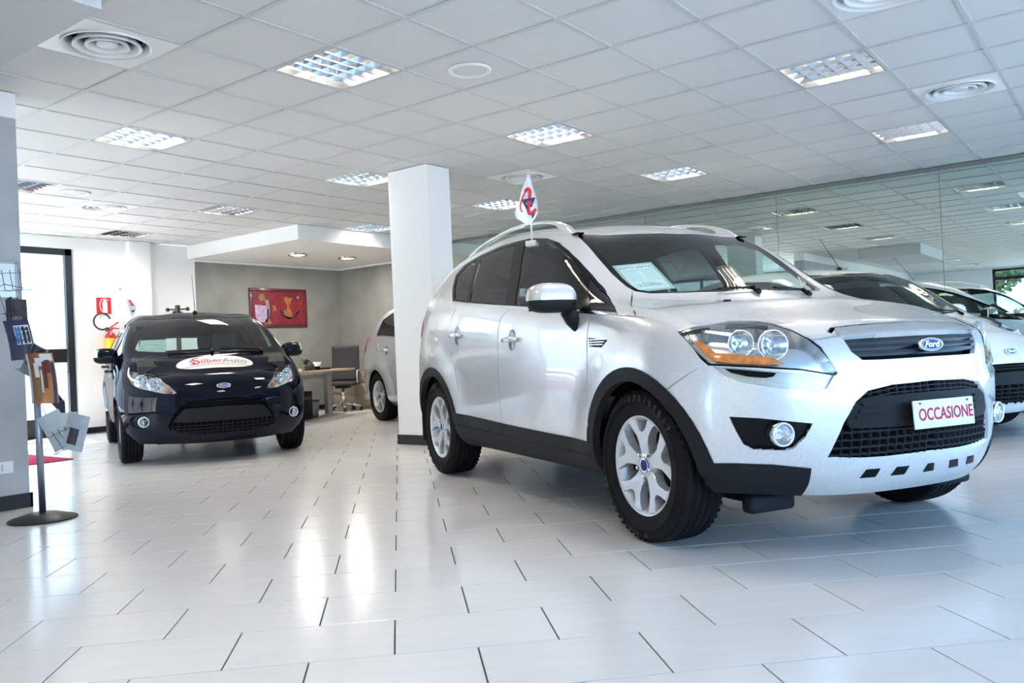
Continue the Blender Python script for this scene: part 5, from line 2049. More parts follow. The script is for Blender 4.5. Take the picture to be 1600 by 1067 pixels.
def flag(base, hgt, lean, cloth, prints, label, away):
    t = empty('car_flag', base, 0, label, 'flag', 'window flags on the cars')
    b_ = MB()
    top = Vector((0, 0, hgt)) + CR * lean
    b_.cyl((0, 0, -.02), top, .0065, 10)
    b_.cyl(top - Vector((0, 0, .005)), top + Vector((0, 0, .012)), .011, 10)
    b_.build('pole', M_POLE, t)
    b_ = MB()
    b_.rbox((-.022, -.035, -.035), (.022, .035, .0), .004, 2, Matrix.Rotation(math.atan2(CR.y, CR.x) + R(60), 4, 'Z'))
    b_.build('clip', M_POLE, t)
    d = Vector((-CR.y, CR.x, 0)) * away      # towards the room, away from the viewer

    def P(u, z, off=0.0):
        p = CR * (u + lean * z / hgt) + Vector((0, 0, z))
        return p + d * (.030 * math.sin(u * 38 + z * 9) * min(1, abs(u) * 14) - off - .009)
    zs = sorted({c[0] for c in cloth})
    b_ = MB()
    rows = []
    n_ = 16
    for k in range(25):
        z = zs[0] + (zs[-1] - zs[0]) * k / 24
        for (z0, l0, r0), (z1, l1, r1) in zip(cloth[:-1], cloth[1:]):
            if z0 <= z <= z1:
                f = (z - z0) / (z1 - z0)
                l_, r_ = l0 + (l1 - l0) * f, r0 + (r1 - r0) * f
        rows.append([P(l_ + (r_ - l_) * i / n_, z - .0 + .0 * i) for i in range(n_ + 1)])
    vs = [p for r in rows for p in r]
    fs = [(k * (n_ + 1) + i, k * (n_ + 1) + i + 1, (k + 1) * (n_ + 1) + i + 1, (k + 1) * (n_ + 1) + i) for k in range(24) for i in range(n_)]
    cl = b_.add(vs, fs, True).build('cloth', M_FLAG, t)
    for nm, m_, pts, w_ in prints:
        b_ = MB()
        if w_ > 0:
            L_ = dense(pts, False, .006, 2)
            q = ribbon(L_, w_)
            k = len(L_)
            for i in range(k - 1):
                b_.add([P(*q[i], .003), P(*q[i + 1], .003), P(*q[2 * k - 2 - i], .003), P(*q[2 * k - 1 - i], .003)], [(0, 1, 2, 3)])
        else:
            b_.add([P(*p, .0025) for p in pts], [list(range(len(pts)))])
        b_.build(nm, m_, cl)
    return t


def car_pt(pose, p):
    c, s = math.cos(pose[2]), math.sin(pose[2])
    return Vector((pose[0] + c * p[0] - s * p[1], pose[1] + s * p[0] + c * p[1], p[2]))


KPOSE = (4.11987144, 1.43257726, 4.22062411)
flag(car_pt(KPOSE, (-1.325, -.722, 1.545)), .39, -.004,
     [(.095, -.02, -.008), (.13, -.085, .024), (.165, -.097, .046), (.24, -.062, .044), (.31, -.045, .026), (.39, -.004, .006)],
     [('print', M_FBLUE, [(-.050, .250), (.034, .258), (.026, .236), (-.030, .228)], 0), ('print', M_FBLUE, [(-.050, .250), (-.022, .190), (-.008, .192), (-.032, .244)], 0), ('print', M_FBLUE, [(.034, .258), (.010, .200), (-.002, .204), (.020, .254)], 0),
      ('print', M_FBLUE, [(.004, .160), (.032, .170), (.010, .128)], 0),
      ('print', M_FRED, [(-.024, .296), (-.012, .314), (.004, .306), (.002, .270), (-.006, .230), (-.012, .190), (-.006, .158), (.012, .168), (.036, .188)], .020), ('print', M_FRED, [(-.022, .300), (-.044, .262), (-.058, .215), (-.058, .185), (-.046, .172)], .009)],
     'white window flag with red and blue print on the silver crossover', 1)
flag(car_pt(FPOSE, (-.85, -.705, 1.285)), .42, -.025,
     [(.09, .0, .06), (.14, -.0, .125), (.22, -.035, .145), (.29, -.02, .09), (.40, -.003, .006)],
     [('print', M_FRED, [(.05, .205), (.085, .195), (.10, .215), (.085, .235)], 0), ('print', M_FRED, [(.09, .30), (.115, .255), (.10, .24)], .014), ('print', M_FBLUE, [(.11, .27), (.135, .235), (.115, .24)], 0), ('print', M_FBLUE, [(.10, .185), (.135, .20), (.12, .165)], 0), ('print', M_FRED, [(-.03, .245), (-.01, .255), (-.012, .24)], 0)],
     'white window flag with red print on the navy hatchback', 1)

# ---- price sheets behind the windscreens
M_SHEETB = mat('sheet_border', (.36, .46, .44), .3, coat=.6)
M_SHEET = mat('sheet_paper', (.66, .74, .78), .4, coat=.6)
M_INK = mat('sheet_ink', (.10, .15, .20), .5)
M_INK2 = mat('sheet_ink_pale', (.32, .42, .50), .5)
M_SHEETG = mat('sheet_green', (.42, .55, .50), .4)


def sheet(pose, c, label, kind):
    P = [car_pt(pose, Vector(p) + Vector((-.012, 0, -.022))) for p in c]     # top left, top right, bottom right, bottom left as seen
    ex = (P[1] - P[0]).normalized()
    ez = ex.cross(P[3] - P[0]).normalized() * -1
    ey = ez.cross(ex)
    O_ = (P[0] + P[1] + P[2] + P[3]) / 4
    w_, h_ = ((P[1] - P[0]).length + (P[2] - P[3]).length) / 2, ((P[3] - P[0]).length + (P[2] - P[1]).length) / 2
    Mx = frame_M(O_, ex, ey, ez)
    t = tag(MB().box((-w_ / 2, -h_ / 2, -.001), (w_ / 2, h_ / 2, 0)).build('price_sheet', M_SHEETB if kind == 0 else M_SHEETG, None, Mx), label, 'paper')
    if kind == 0:
        pp = MB().box((-w_ / 2 * .84, -h_ / 2 * .88, 0), (w_ / 2 * .84, h_ / 2 * .90, .0006)).build('paper', M_SHEET, t)
        text_mesh('sheet_text', 'AUTO USATA', h_ * .10, M_INK, t, Matrix.Translation((0, h_ * .36, .0009)), 0, bold=.0006)
        b_ = MB()
        for k in range(7):
            z = h_ * (.20 - .055 * k)
            b_.box((-w_ * .36, z, .0006), (-w_ * .04, z + h_ * .012, .0009))
            b_.box((w_ * .06, z, .0006), (w_ * .38, z + h_ * .012, .0009))
        b_.box((-w_ * .38, h_ * .245, .0006), (w_ * .38, h_ * .262, .0009))
        b_.box((-w_ * .38, -h_ * .335, .0006), (w_ * .38, -h_ * .32, .0009))
        b_.build('sheet_lines', M_INK2, t)
        text_mesh('sheet_text', 'PREZZO', h_ * .065, M_INK, t, Matrix.Translation((0, -h_ * .225, .0009)), 0)
        text_mesh('sheet_text', '\u20ac 21.500,00', h_ * .085, M_INK, t, Matrix.Translation((0, -h_ * .285, .0009)), 0)
    else:
        b_ = MB()
        for r_, x_ in ((.30, -.12), (.24, .16)):
            b_.tube([(x_ * w_ + r_ * w_ * math.cos(a * .2618), r_ * w_ * .8 * math.sin(a * .2618), .001) for a in range(24)], .0022, 4, True)
        b_.box((-w_ * .42, h_ * .36, .0), (w_ * .42, h_ * .40, .0008))
        b_.box((-w_ * .42, -h_ * .42, .0), (w_ * .30, -h_ * .39, .0008))
        b_.build('sheet_drawing', M_INK2, t)
    return t


sheet(KPOSE, [(-.661, -.583, 1.342), (-.626, -.353, 1.359), (-.376, -.356, 1.2), (-.401, -.585, 1.177)], 'laminated price sheet behind the windscreen of the silver crossover', 0)
sheet(FPOSE, [(-.44, -.60, 1.175), (-.40, -.36, 1.178), (-.16, -.38, 1.03), (-.20, -.61, 1.03)], 'pale printed sheet behind the windscreen of the navy hatchback', 1)

# ---- fire extinguisher, its sign
M_XRED = mat('extinguisher_red', (.50, .012, .015), .25, coat=.6)
M_XYEL = mat('label_yellow', (.86, .56, .02), .4)
M_XBLK = mat('hose_black', (.012, .012, .013), .45)
M_SRED = mat('sign_red', (.66, .01, .02), .4)
t = empty('fire_extinguisher', (6.065, YB, .92), 0, 'red fire extinguisher with a yellow label hanging on the white back wall', 'extinguisher')
b_ = MB()
b_.lathe([(0, 0), (.072, .0), (.08, .02), (.08, .40), (.072, .44), (.045, .475), (.022, .49), (.022, .52), (0, .52)], 28, Matrix.Translation((0, -.10, 0)))
b_.build('cylinder', M_XRED, t)
b_ = MB()
b_.lathe([(.0812, .10), (.0812, .40)], 28, Matrix.Translation((0, -.10, 0)))
lb_ = b_.build('label', M_XYEL, t)
for k, x_ in enumerate((-.035, -.01, .02)):
    MB().box((x_ - .008, -.1835, .20), (x_ + .008, -.1815, .225)).build('label_mark', M_XBLK, lb_)
b_ = MB()
b_.box((-.03, -.125, .52), (.03, -.075, .555))
b_.tube([(0, -.10, .55), (.05, -.10, .585), (.12, -.10, .63)], .010, 8)
b_.tube([(0, -.10, .53), (.06, -.10, .545), (.13, -.10, .535)], .009, 8)
b_.build('lever', M_XRED, t)
b_ = MB()
b_.tube([(-.03 - .10 + .12 * math.cos(R(a)) + .02, -.10, .64 + .115 * math.sin(R(a))) for a in range(20, 290, 12)] + [(-.04, -.10, .545), (-.02, -.10, .54)], .0125, 8)
b_.build('hose', M_XBLK, t)
b_ = MB()
b_.box((-.02, -.02, .50), (.02, 0, .56)).box((-.012, -.10, .515), (.012, -.01, .53))
b_.build('bracket', M_STEEL, t)
t = empty('extinguisher_sign', (6.035, YB - .006, 1.79), 0, 'square red sign with a white extinguisher symbol on the back wall', 'sign')
MB().box((-.105, -.002, -.118), (.105, .006, .118)).build('plate', M_SRED, t)
sym = MB()
sym.box((-.022, -.006, -.10), (.048, -.002, .045))
sym.prism([(-.022, -.006, .045), (.048, -.006, .045), (.03, -.006, .075), (-.004, -.006, .075)], (0, .004, 0))
sym.box((.0, -.006, .075), (.026, -.002, .10))
sym.prism([(.02, -.006, .088), (.066, -.006, .070), (.066, -.006, .080), (.02, -.006, .10)], (0, .004, 0))
sym.tube([(.005, -.004, .095), (-.03, -.004, .09), (-.055, -.004, .05), (-.06, -.004, 0), (-.048, -.004, -.05), (-.035, -.004, -.08)], .006, 6)
sym.build('symbol', M_PLATE, t)
o = MB().box((-.11, -.001, -.185), (.11, .006, -.122)).build('caption_plate', M_PLATE, t)
text_mesh('caption', 'ESTINTORE', .026, M_XBLK, o, frame_M((.0, -.0025, -.139), (1, 0, 0), (0, 0, 1), (0, -1, 0)), .0003)
text_mesh('caption', 'N.', .026, M_XBLK, o, frame_M((-.06, -.0025, -.168), (1, 0, 0), (0, 0, 1), (0, -1, 0)), .0003)

# ---- red framed picture
M_PF = mat('picture_frame_red', (.11, .007, .013), .35, coat=.5)
M_PC = mat('picture_red', (.20, .009, .02), .35, var=.35, scale=7, coat=.5)
M_PL = mat('picture_lilac', (.42, .32, .48), .4, var=.25, scale=20)
M_PO = mat('picture_orange', (.36, .12, .03), .4, var=.3, scale=25)
M_PK = mat('picture_black', (.02, .018, .02), .4)
M_PG = mat('picture_grey', (.26, .22, .23), .4)
M_PB = mat('picture_blue', (.09, .12, .25), .4)
M_PY = mat('picture_ochre', (.24, .15, .06), .4)
pc = empty('picture', (9.06, YB, 1.80), 0, 'red framed abstract picture on the grey plaster wall above the desk', 'picture')
w2, h2 = .59, .33
fr_ = MB()
for a, c in (((-w2, h2 - .055), (w2, h2)), ((-w2, -h2), (w2, -h2 + .055)), ((-w2, -h2 + .055), (-w2 + .055, h2 - .055)), ((w2 - .055, -h2 + .055), (w2, h2 - .055))):
    fr_.rbox((a[0], -.035, a[1]), (c[0], -.003, c[1]), .006, 2)
fr_.build('frame', M_PF, pc)
MB().box((-w2 + .05, -.018, -h2 + .05), (w2 - .05, -.004, h2 - .05)).build('canvas', M_PC, pc)


def pic(nm, m_, pts):
    MB().prism([(x, -.0185, z) for x, z in pts], (0, -.0022, 0)).build(nm, m_, pc)


pic('lilac_patch', M_PL, [(-.49, .05), (-.25, .03), (-.25, -.25), (-.44, -.24), (-.48, -.15)])
pic('grey_strip', M_PG, [(-.29, .14), (-.21, .13), (-.19, -.05), (-.22, -.16), (-.25, -.16), (-.25, 0)])
pic('blue_strip', M_PB, [(-.25, -.03), (-.215, -.02), (-.235, -.22), (-.255, -.22)])
pic('ochre_disc', M_PY, circle2((-.345, .175), .062, 20))
pic('ochre_disc', M_PY, circle2((-.235, -.262), .07, 20, -10, 190))
pic('orange_star', M_PO, [(-.14, .06), (-.10, .03), (-.05, .05), (-.075, 0), (-.04, -.06), (-.09, -.045), (-.14, -.07), (-.125, -.01)])
pic('black_bowl', M_PK, [(.02, -.02)] + circle2((.22, .03), .22, 20, 195, 345) + [(.43, -.06), (.36, -.10), (.30, -.17), (.20, -.19), (.12, -.15), (.07, -.07)])
pic('orange_shape', M_PO, [(.10, .18), (.17, .20), (.22, .17), (.30, .19), (.25, .12), (.21, .02), (.27, -.08), (.25, -.16), (.18, -.17), (.16, -.05), (.17, .05), (.13, .10)])
pic('ochre_shape', M_PY, [(.10, -.04), (.14, -.03), (.17, -.12), (.15, -.16), (.11, -.10)])
pic('lilac_stroke', M_PL, [(.37, .20), (.40, .18), (.39, .15), (.42, .17), (.43, .21)])
b_ = MB()
for x in (-.48, .47):
    b_.cyl((x, -.012, h2), (x, -.012, h2 + .03), .004, 6)
    b_.lathe([(0, .006), (.012, .004), (.012, -.004), (0, -.006)], 10, Matrix.Translation((x, -.008, h2 + .034)) @ Matrix.Rotation(R(90), 4, 'X'))
b_.build('hanger', M_CHROME, pc)

# ---- coat rack behind the hatchback
t = empty('coat_rack', (6.82, 11.3, 0), 0, 'black coat rack with round pegs standing behind the navy hatchback', 'coat rack')
MB().cyl((0, 0, .03), (0, 0, 1.77), .035, 14).build('post', M_XBLK, t)
for k in range(4):
    a = R(-52 + 90 * k)
    for z, L in ((1.71, .145),) if k % 2 == 0 else ((1.655, .13),):
        b_ = MB()
        e = Vector((math.cos(a) * L, math.sin(a) * L, z))
        b_.cyl((0, 0, z), e, .011, 8)
        b_.lathe([(0, .03), (.022, .022), (.03, 0), (.022, -.022), (0, -.03)], 14, Matrix.Translation(e))
        b_.build('peg', M_XBLK, t)
MB().lathe([(0, .035), (.05, .03), (.20, .012), (.20, 0), (0, 0)], 28).build('base', M_XBLK, t)

# ---- door mat, socket, white board
M_MAT = mat('mat_red', (.50, .035, .10), .95, bump=.3, bscale=300, var=.1, scale=60)
tag(MB().rbox((2.55, 8.58, 0), (3.99, 10.1, .012), .004, 1).build('door_mat', M_MAT), 'dark pink door mat on the floor behind the brochure stand', 'mat')
t = empty('wall_socket', (2.315, 5.94, .278), 0, 'white wall socket plate low on the grey plaster wall', 'socket')
MB().rbox((-.06, -.012, -.04), (.06, 0, .04), .006, 2).build('plate', M_PLATE, t)
for k in range(3):
    MB().cyl((-.01, -.0125, -.015 + .015 * k), (-.01, -.0135, -.015 + .015 * k), .004, 8).build('hole', M_XBLK, t)
M_BOARD = mat('board_white', (.80, .85, .88), .15, coat=.6)
t = empty('wall_board', (2.10, 5.94, 1.495), 0, 'glossy white board on the grey plaster wall behind the brochure stand', 'board')
MB().box((-.33, -.012, -.112), (.328, -.002, .112)).build('panel', M_BOARD, t)
b_ = MB()
b_.box((-.34, -.016, .110), (.338, 0, .12)).box((-.34, -.016, -.12), (.338, 0, -.110)).box((.326, -.016, -.12), (.338, 0, .12)).box((-.34, -.016, -.12), (-.328, 0, .12))
b_.build('edge', M_STEEL, t)

# ---- brochure stand: local x to the viewer's right
SR = math.atan2(CR.y, CR.x)
st = empty('brochure_stand', (2.29, 5.34, 0), SR, 'tall wire brochure stand with a round black foot beside the grey wall', 'stand')
M_STEELB = mat('stand_steel', (.30, .34, .40), .3, .9)
M_WIRE = mat('stand_wire', (.10, .105, .11), .35, .8)
M_BRKT = mat('stand_bracket', (.018, .022, .045), .4)
MB().lathe([(0, .048), (.06, .046), (.09, .040), (.10, .036), (.185, .012), (.19, .004), (.185, 0), (0, 0)], 44).build('foot', M_XBLK, st)
MB().cyl((0, 0, .03), (-.012, 0, 1.0), .019, 18).build('pole', M_STEELB, st)
b_ = MB()
b_.prism([(-.175, .012, 1.34), (-.15, .012, 1.35), (.03, .012, .86), (.15, .012, .70), (.15, .012, .60), (-.02, .012, .80), (-.05, .012, .86)], (0, .006, 0))
b_.build('bracket', M_BRKT, st)


def wire_basket(x, z, w_, rot):
    b2 = MB()
    T = Matrix.Translation((x, -.02, z)) @ Matrix.Rotation(R(rot), 4, 'Y')
    for zz, dd in ((.0, .05), (.10, .075)):
        b2.tube([T @ Vector(p) for p in ((-w_ / 2, .02, zz), (-w_ / 2, -dd, zz), (w_ / 2, -dd, zz), (w_ / 2, .02, zz))], .0017, 5)
    for k in (.35, .55, .78):
        xx = -w_ / 2 + w_ * k
        b2.tube([T @ Vector(p) for p in ((xx, .02, -.0), (xx, -.045, -.002), (xx, -.076, .12))], .0022, 5)
    b2.build('wire_basket', M_WIRE, st)


for x, z, w_, r_ in ((-.085, 1.14, .13, 0), (-.045, .98, .14, 0), (-.03, .88, .13, 30), (.085, .71, .16, 0), (.20, .43, .18, -24), (-.10, 1.38, .24, 0)):
    wire_basket(x, z, w_, r_)
b_ = MB()
b_.tube([(-.19, -.05, 1.40), (-.12, -.10, 1.415), (0, -.08, 1.385), (.03, 0, 1.36)], .0022, 5)
b_.tube([(-.19, -.05, 1.40), (-.14, .0, 1.10), (-.06, .01, .90)], .002, 5)
b_.tube([(-.02, 0, .80), (.06, -.02, .60), (.11, -.02, .48)], .002, 5)
b_.build('wire_brace', M_WIRE, st)
M_BR = [mat('brochure_black', (.018, .02, .03), .25, coat=.5), mat('brochure_navy', (.02, .028, .09), .25, coat=.5), mat('brochure_green', (.16, .19, .13), .3, coat=.5),
        mat('brochure_orange', (.40, .14, .04), .3, var=.8, scale=9, coat=.5, stretch=(1, 1, .35)), mat('brochure_grey', (.40, .44, .49), .3, var=.12, scale=30, coat=.4), mat('brochure_silver', (.50, .54, .58), .3, coat=.4), mat('brochure_pale', (.72, .72, .70), .35)]
M_SKYB = mat('print_blue', (.02, .18, .48), .3)
M_PRW = mat('print_white', (.75, .75, .74), .3)
M_PRD = mat('print_maroon', (.13, .025, .02), .3)


def brochure(x, z0, w_, h_, rot, mk, th, label, curl=.03, dy=0.0, prints=()):
    T = Matrix.Translation((2.29, 5.34, 0)) @ Matrix.Rotation(SR, 4, 'Z') @ Matrix.Translation((x, -.045 + dy, z0)) @ Matrix.Rotation(R(rot), 4, 'Y')

    def q(u, v, off=0.0):
        return ((u - .5) * w_, -curl * (v ** 2) - .012 * math.sin(u * 3.1) - off, v * h_)
    b2 = MB()
    b2.grid(lambda u, v: q(u, v, th), 6, 8, True)
    b2.grid(lambda u, v: q(u, v, 0), 6, 8, True, None, True)
    for e0, e1 in (((0, 0), (1, 0)), ((1, 0), (1, 1)), ((1, 1), (0, 1)), ((0, 1), (0, 0))):
        b2.grid(lambda u, v: q(e0[0] + (e1[0] - e0[0]) * u, e0[1] + (e1[1] - e0[1]) * u, th * v), 8, 1, False)
    o_ = tag(b2.build('brochure', mk, None, T), label, 'brochure', 'brochures in the wire stand')
    for nm, m_, u0, v0, u1, v1 in prints:
        MB().grid(lambda u, v: q(u0 + (u1 - u0) * u, v0 + (v1 - v0) * v, th + .0012), 4, 4, True).build(nm, m_, o_)
    return o_


brochure(-.085, 1.125, .125, .20, 3, M_BR[0], .004, 'black brochure in the topmost pocket of the wire stand', .02, .0, [('print', M_BR[1], .1, .62, .8, .66), ('print', M_PG, .35, .2, .8, .5)])
brochure(-.045, .965, .145, .235, -3, M_BR[1], .005, 'dark blue brochure with a light blue photo in the second pocket', .05, -.012, [('print', M_PRW, .38, .38, .96, .86), ('print', M_SKYB, .41, .40, .64, .83), ('print', M_BR[0], .66, .40, .94, .83)])
brochure(-.025, .875, .10, .19, 30, M_BR[2], .006, 'tilted green and black brochure in the third pocket', .01, -.02, [('print', M_BR[0], .1, .3, .9, .97)])
brochure(.085, .70, .155, .30, 1, M_BR[3], .010, 'brown and orange brochure with a white swirl in the lower pocket', .06, -.03, [('print', M_PRW, .26, .52, .44, .80), ('print', M_PRW, .34, .74, .62, .90), ('print', M_PRW, .55, .84, .98, .98), ('print', M_PRD, .58, .30, .72, .82), ('print', M_PRD, .70, .60, .86, .86), ('print', M_PRW, .48, .22, .54, .66), ('print', M_PY, .30, .04, .46, .48), ('print', M_BR[1], .88, .0, .99, .80), ('print', M_BR[5], .01, .0, .10, .98)])
brochure(.175, .43, .14, .225, -24, M_BR[5], .006, 'plain silver grey brochure leaning out of the lowest pocket', .02, .01)
brochure(.225, .42, .13, .22, 18, M_BR[4], .006, 'grey photo brochure tilted right in the lowest pocket', .02, -.03, [('print', M_BR[0], .25, .15, .7, .6)])
brochure(.215, .44, .11, .20, -2, M_BR[6], .004, 'white leaflet standing between the two grey brochures', .01, -.012)

# ---- office corner
M_DESKW = mat('desk_wood', (.56, .40, .25), .4, var=.12, scale=5, stretch=(1, 8, 8))
M_DESKM = mat('desk_metal', (.36, .38, .39), .4, .5)
M_CABW = mat('cabinet_wood', (.40, .31, .22), .5, var=.1, scale=5, stretch=(8, 8, 1))
M_MESH = mat('chair_mesh', (.012, .012, .014), .6, bump=.3, bscale=500)
M_SCREEN = mat('screen_black', (.005, .005, .006), .5, spec=.1)
dk = empty('desk', (8.0, 9.9, 0), 0, 'wooden topped office desk with a grey metal leg', 'desk')
DO = Vector((8.0, 9.9, 0))
top = [Vector(p) - DO for p in ((9.08, 10.06, 0), (8.6, 9.80, 0), (7.9, 9.50, 0), (6.95, 9.22, 0), (6.75, 9.75, 0), (7.6, 10.2, 0), (8.72, 10.86, 0))]
MB().prism([(p.x, p.y, .70) for p in top], (0, 0, .028)).build('desktop', M_DESKW, dk)
ad = R(24.6)
Dx, Dy = Vector((math.cos(ad), math.sin(ad), 0)), Vector((-math.sin(ad), math.cos(ad), 0))
b_ = MB()
c0 = Vector((8.62, 10.18, 0)) - DO
M_ = frame_M(c0, Dx, Dy, (0, 0, 1))
b_.prism([(-.075, -.03, .03), (.085, -.03, .03), (.075, -.03, .70), (-.095, -.03, .70)], (0, .06, 0), M_)
b_.build('leg', M_DESKM, dk)
b_ = MB()
b_.prism([(-.28, -.035, 0), (-.10, -.035, .045), (.15, -.035, .045), (.46, -.035, .012), (.46, -.035, 0)], (0, .07, 0), M_)
b_.build('foot', M_DESKM, dk)
b_ = MB()
b_.prism([(-1.7, .02, .60), (-.08, .02, .60), (-.08, .02, .66), (-1.7, .02, .66)], (0, .03, 0), M_)
b_.build('apron', M_DESKM, dk)
b_ = MB()
b_.prism([(-1.75, -.03, 0), (-1.62, -.03, 0), (-1.62, -.03, .70), (-1.75, -.03, .70)], (0, .06, 0), M_)
b_.build('leg', M_DESKM, dk)

ch = empty('office_chair', (9.52, 10.86, 0), R(215), 'black mesh office chair with chrome arms behind the desk', 'chair')
b_ = MB()
b_.grid(lambda u, v: (-.21 - .05 * math.sin(v * 2.2) - .05 * v + .035 * (2 * u - 1) ** 2, -.23 + .46 * u, .50 + .60 * v), 10, 12)
o = b_.build('backrest', M_MESH, ch)
md = o.modifiers.new('s', 'SOLIDIFY')
md.thickness = .02
b_ = MB()
b_.rbox((-.24, -.24, .43), (.26, .24, .48), .02, 3)
b_.build('seat', M_MESH, ch)
for s in (-1, 1):
    b_ = MB()
    b_.tube([(-.22, s * .25, .72), (-.05, s * .275, .69), (.12, s * .275, .66), (.12, s * .27, .50), (-.08, s * .24, .44)], .013, 8)
    b_.build('armrest', M_CHROME, ch)
MB().cyl((0, 0, .12), (0, 0, .43), .028, 14).build('gas_lift', M_CHROME, ch)
MB().rbox((-.1, -.12, .38), (.1, .12, .43), .02, 2).build('mechanism', M_XBLK, ch)
for k in range(5):
    a = 2 * math.pi * k / 5 + .3
    b_ = MB()
    e = Vector((math.cos(a) * .30, math.sin(a) * .30, .075))
    b_.tube([(0, 0, .13), e * .5 + Vector((0, 0, .075)), e], [.026, .022, .014], 8)
    b_.build('base_arm', M_CHROME, ch)
    b_ = MB()
    s_ = Vector((-math.sin(a), math.cos(a), 0))
    b_.cyl((e.x - s_.x * .024, e.y - s_.y * .024, .03), (e.x + s_.x * .024, e.y + s_.y * .024, .03), .03, 14)
    b_.cyl((e.x, e.y, .03), e, .01, 8)
    b_.build('castor', M_XBLK, ch)

cb = empty('drawer_cabinet', (10.17, 11.0, 0), 0, 'low wooden drawer cabinet against the grey wall behind the chair', 'cabinet')
MB().box((-.22, -.60, .06), (.24, .60, .64)).box((-.20, -.58, 0), (.22, .58, .06)).build('carcass', M_CABW, cb)
for r_ in range(3):
    for y0, y1 in ((-.595, -.004), (.004, .595)):
        d = MB().rbox((-.238, y0, .065 + .19 * r_), (-.222, y1, .25 + .19 * r_), .003, 1).build('drawer', M_CABW, cb)
        MB().rbox((-.246, (y0 + y1) / 2 - .05, .15 + .19 * r_), (-.2385, (y0 + y1) / 2 + .05, .165 + .19 * r_), .003, 1).build('pull', M_STEEL, d)


def on_desk(u, v):        # metres along and across the desk
    p = Vector((6.95, 9.22, .728)) + Dx * (u - .12) + Dy * v
    return p


p = on_desk(.30, .42)
mo = empty('monitor', p, ad, 'black computer monitor on the left of the desk', 'monitor')
MB().rbox((-.26, -.02, .10), (.26, .02, .44), .008, 2).build('screen', M_SCREEN, mo)
MB().box((-.03, .0, .02), (.03, .03, .2)).build('neck', M_SCREEN, mo)
MB().rbox((-.11, -.09, 0), (.11, .09, .015), .005, 1).build('stand', M_SCREEN, mo)
p = on_desk(.86, .20)
pf = empty('photo_frame', p, ad, 'small dark photo frame standing on the desk', 'frame')
MB().rbox((-.09, -.012, 0), (.09, .012, .15), .004, 1, Matrix.Rotation(R(-12), 4, 'X')).build('frame', M_SCREEN, pf)
MB().box((-.072, -.0135, .02), (.072, -.012, .13), Matrix.Rotation(R(-12), 4, 'X')).build('photo', M_PRD, pf)
M_GREENG = mat('bottle_green', (.16, .24, .04), .15, coat=.8)
for u, v, h_, lb in ((.93, .06, .11, 'short yellow green bottle on the desk in front of the photo frame'), (1.06, .10, .17, 'tall thin green bottle on the desk beside the photo frame')):
    bo = empty('bottle', on_desk(u, v), 0, lb, 'bottle', 'green bottles on the desk')
    MB().lathe([(0, 0), (.028, 0), (.03, .01), (.03, h_ * .55), (.012, h_ * .75), (.012, h_ * .92), (0, h_ * .92)], 16).build('body', M_GREENG, bo)
    MB().lathe([(.014, h_ * .9), (.014, h_), (0, h_)], 12).build('cap', M_XBLK, bo)
p = on_desk(1.32, .16)
M_BAG = mat('bag_black', (.015, .015, .017), .6, bump=.3, bscale=60)
bg = empty('bag', p, ad, 'slumped black bag lying on the desk', 'bag')
b_ = MB()
b_.grid(lambda u, v: (math.cos(u * 6.2832) * .17 * max(0, math.cos(v * 1.5708)) ** .6 + .02 * math.sin(v * 5), math.sin(u * 6.2832) * .09 * max(0, math.cos(v * 1.5708)) ** .6, .13 * math.sin(v * 1.5708) * (1 - .35 * math.cos(u * 6.2832 + 2.6))), 24, 8)
b_.build('body', M_BAG, bg)
MB().tube([(-.10, 0, .12), (-.05, -.02, .16), (.03, -.02, .15), (.08, 0, .09)], .008, 6).build('strap', M_BAG, bg)
p = on_desk(1.78, .20)
tr = empty('document_tray', p, ad, 'black document tray on the desk with white things on it', 'tray')
MB().rbox((-.19, -.12, 0), (.19, .12, .012), .004, 1).box((-.19, -.12, .012), (-.182, .12, .055)).box((.182, -.12, .012), (.19, .12, .03)).box((-.19, .112, .012), (.19, .12, .055)).build('tray', M_SCREEN, tr)
cu_ = empty('cup', on_desk(1.72, .19) + Vector((0, 0, .013)), 0, 'small white cup standing in the black document tray', 'cup')
MB().lathe([(0, .004), (.024, .004), (.034, .07), (.037, .07), (.027, 0), (0, 0)], 20).build('body', M_PLATE, cu_)
MB().tube([(.034, 0, .06), (.055, 0, .05), (.05, 0, .025), (.03, 0, .018)], .004, 6).build('handle', M_PLATE, cu_)
p = on_desk(2.02, .34)
ph = empty('binder', p, ad, 'white binder standing upright at the right end of the desk', 'binder')
MB().rbox((-.025, -.06, 0), (.025, .06, .12), .004, 1).build('cover', M_PLATE, ph)
MB().box((-.015, -.0612, .03), (.015, -.0602, .09)).build('spine_label', M_PG, ph)
p = on_desk(1.02, -.02)
tag(MB().rbox((-.07, -.05, 0), (.07, .05, .035), .006, 1).build('paper_block', M_PLATE, None, Matrix.Translation(on_desk(.78, .05)) @ Matrix.Rotation(ad, 4, 'Z')), 'white paper block at the left end of the desk', 'paper')
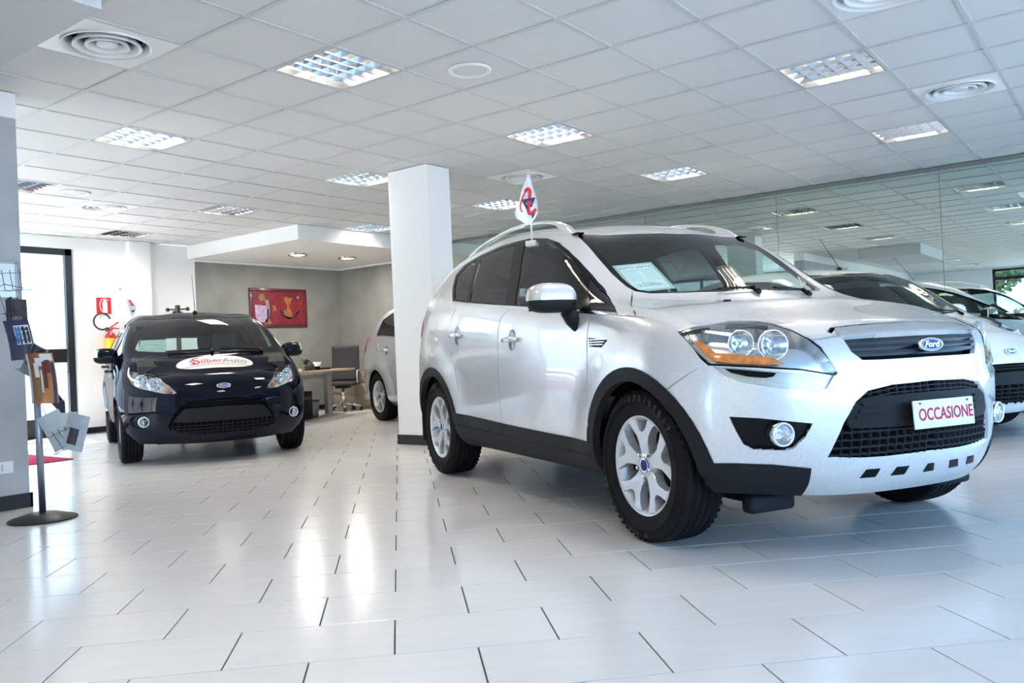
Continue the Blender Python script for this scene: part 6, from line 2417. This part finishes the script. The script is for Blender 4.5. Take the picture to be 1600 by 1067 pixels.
# low shelf and computer case under the desk
sh = empty('low_shelf', (8.15, 10.55, 0), ad, 'grey low shelf with a pale folder under the desk', 'shelf')
b_ = MB()
b_.box((-.75, -.16, .38), (.42, .16, .40)).box((-.75, -.16, .02), (.42, .16, .04)).box((-.75, -.16, 0), (-.73, .16, .58)).box((.40, -.16, 0), (.42, .16, .40)).box((-.17, -.16, .04), (-.15, .16, .38)).box((-.75, .14, .04), (.42, .16, .56))
b_.build('frame', M_DESKM, sh)
b2 = tag(MB().rbox((-.05, -.12, 0), (.05, .12, .22), .003, 1).build('folder', M_PY, None, Matrix.Translation((8.15, 10.55, .401)) @ Matrix.Rotation(ad, 4, 'Z') @ Matrix.Translation((-.33, -.02, 0))), 'pale brown folder on the low shelf under the desk', 'folder')
cs = empty('computer_case', (7.95, 10.05, 0), ad, 'black computer case on the floor under the desk', 'computer')
MB().rbox((-.20, -.12, .01), (.20, .12, .42), .008, 2).build('case', M_SCREEN, cs)
MB().box((-.17, -.124, .30), (.17, -.121, .34)).build('drive_bay', M_XBLK, cs)
M_BLUEB = mat('bucket_blue', (.03, .06, .30), .5)
bk = empty('waste_bin', (8.44, 10.36, 0), 0, 'grey waste bin with a blue rim beside the desk leg', 'bin')
MB().lathe([(0, .01), (.085, .01), (.11, .24), (.115, .24), (.09, 0), (0, 0)], 24).build('body', M_DESKM, bk)
MB().lathe([(.109, .24), (.112, .262), (.118, .262), (.117, .24)], 24).build('rim', M_BLUEB, bk)

# ---- potted plant against the mirror
M_POT = mat('pot_white', (.6, .6, .58), .5)
pp = empty('potted_plant', (10.12, 5.25, 0), 0, 'leafy potted plant by the mirror wall, seen through the crossover windscreen', 'plant')
MB().lathe([(0, 0), (.13, 0), (.17, .34), (.18, .34), (.18, .37), (.155, .37), (.15, .33), (0, .33)], 24).build('pot', M_POT, pp)
b_ = MB()
q = random.Random(5)
for k in range(9):
    a = q.random() * 6.28
    hh = .75 + .5 * q.random()
    e = Vector((math.cos(a) * .12, math.sin(a) * .12, .33 + hh))
    b_.tube([(0, 0, .33), (e.x * .4, e.y * .4, .33 + hh * .6), e], [.008, .006, .003], 5)
b_.build('stems', M_BARK, pp)
leaf_me = None
for k in range(46):
    a = q.random() * 6.28
    z = .70 + .75 * q.random()
    L = .13 + .08 * q.random()
    Mx = Matrix.Translation((math.cos(a) * .06, math.sin(a) * .06, z)) @ Matrix.Rotation(a, 4, 'Z') @ Matrix.Rotation(R(-10 + 50 * q.random()), 4, 'Y') @ Matrix.Scale(L, 4)
    if leaf_me is None:
        lo = MB().grid(lambda u, v: (u * 1.0, (v - .5) * .34 * math.sin(math.pi * min(1, u * .97 + .02)) ** .8, -.25 * u * u + .05 * abs(v - .5)), 8, 2).build('leaf', M_LEAF, pp, Mx)
        leaf_me = lo.data
    else:
        link('leaf', leaf_me, pp, Mx)
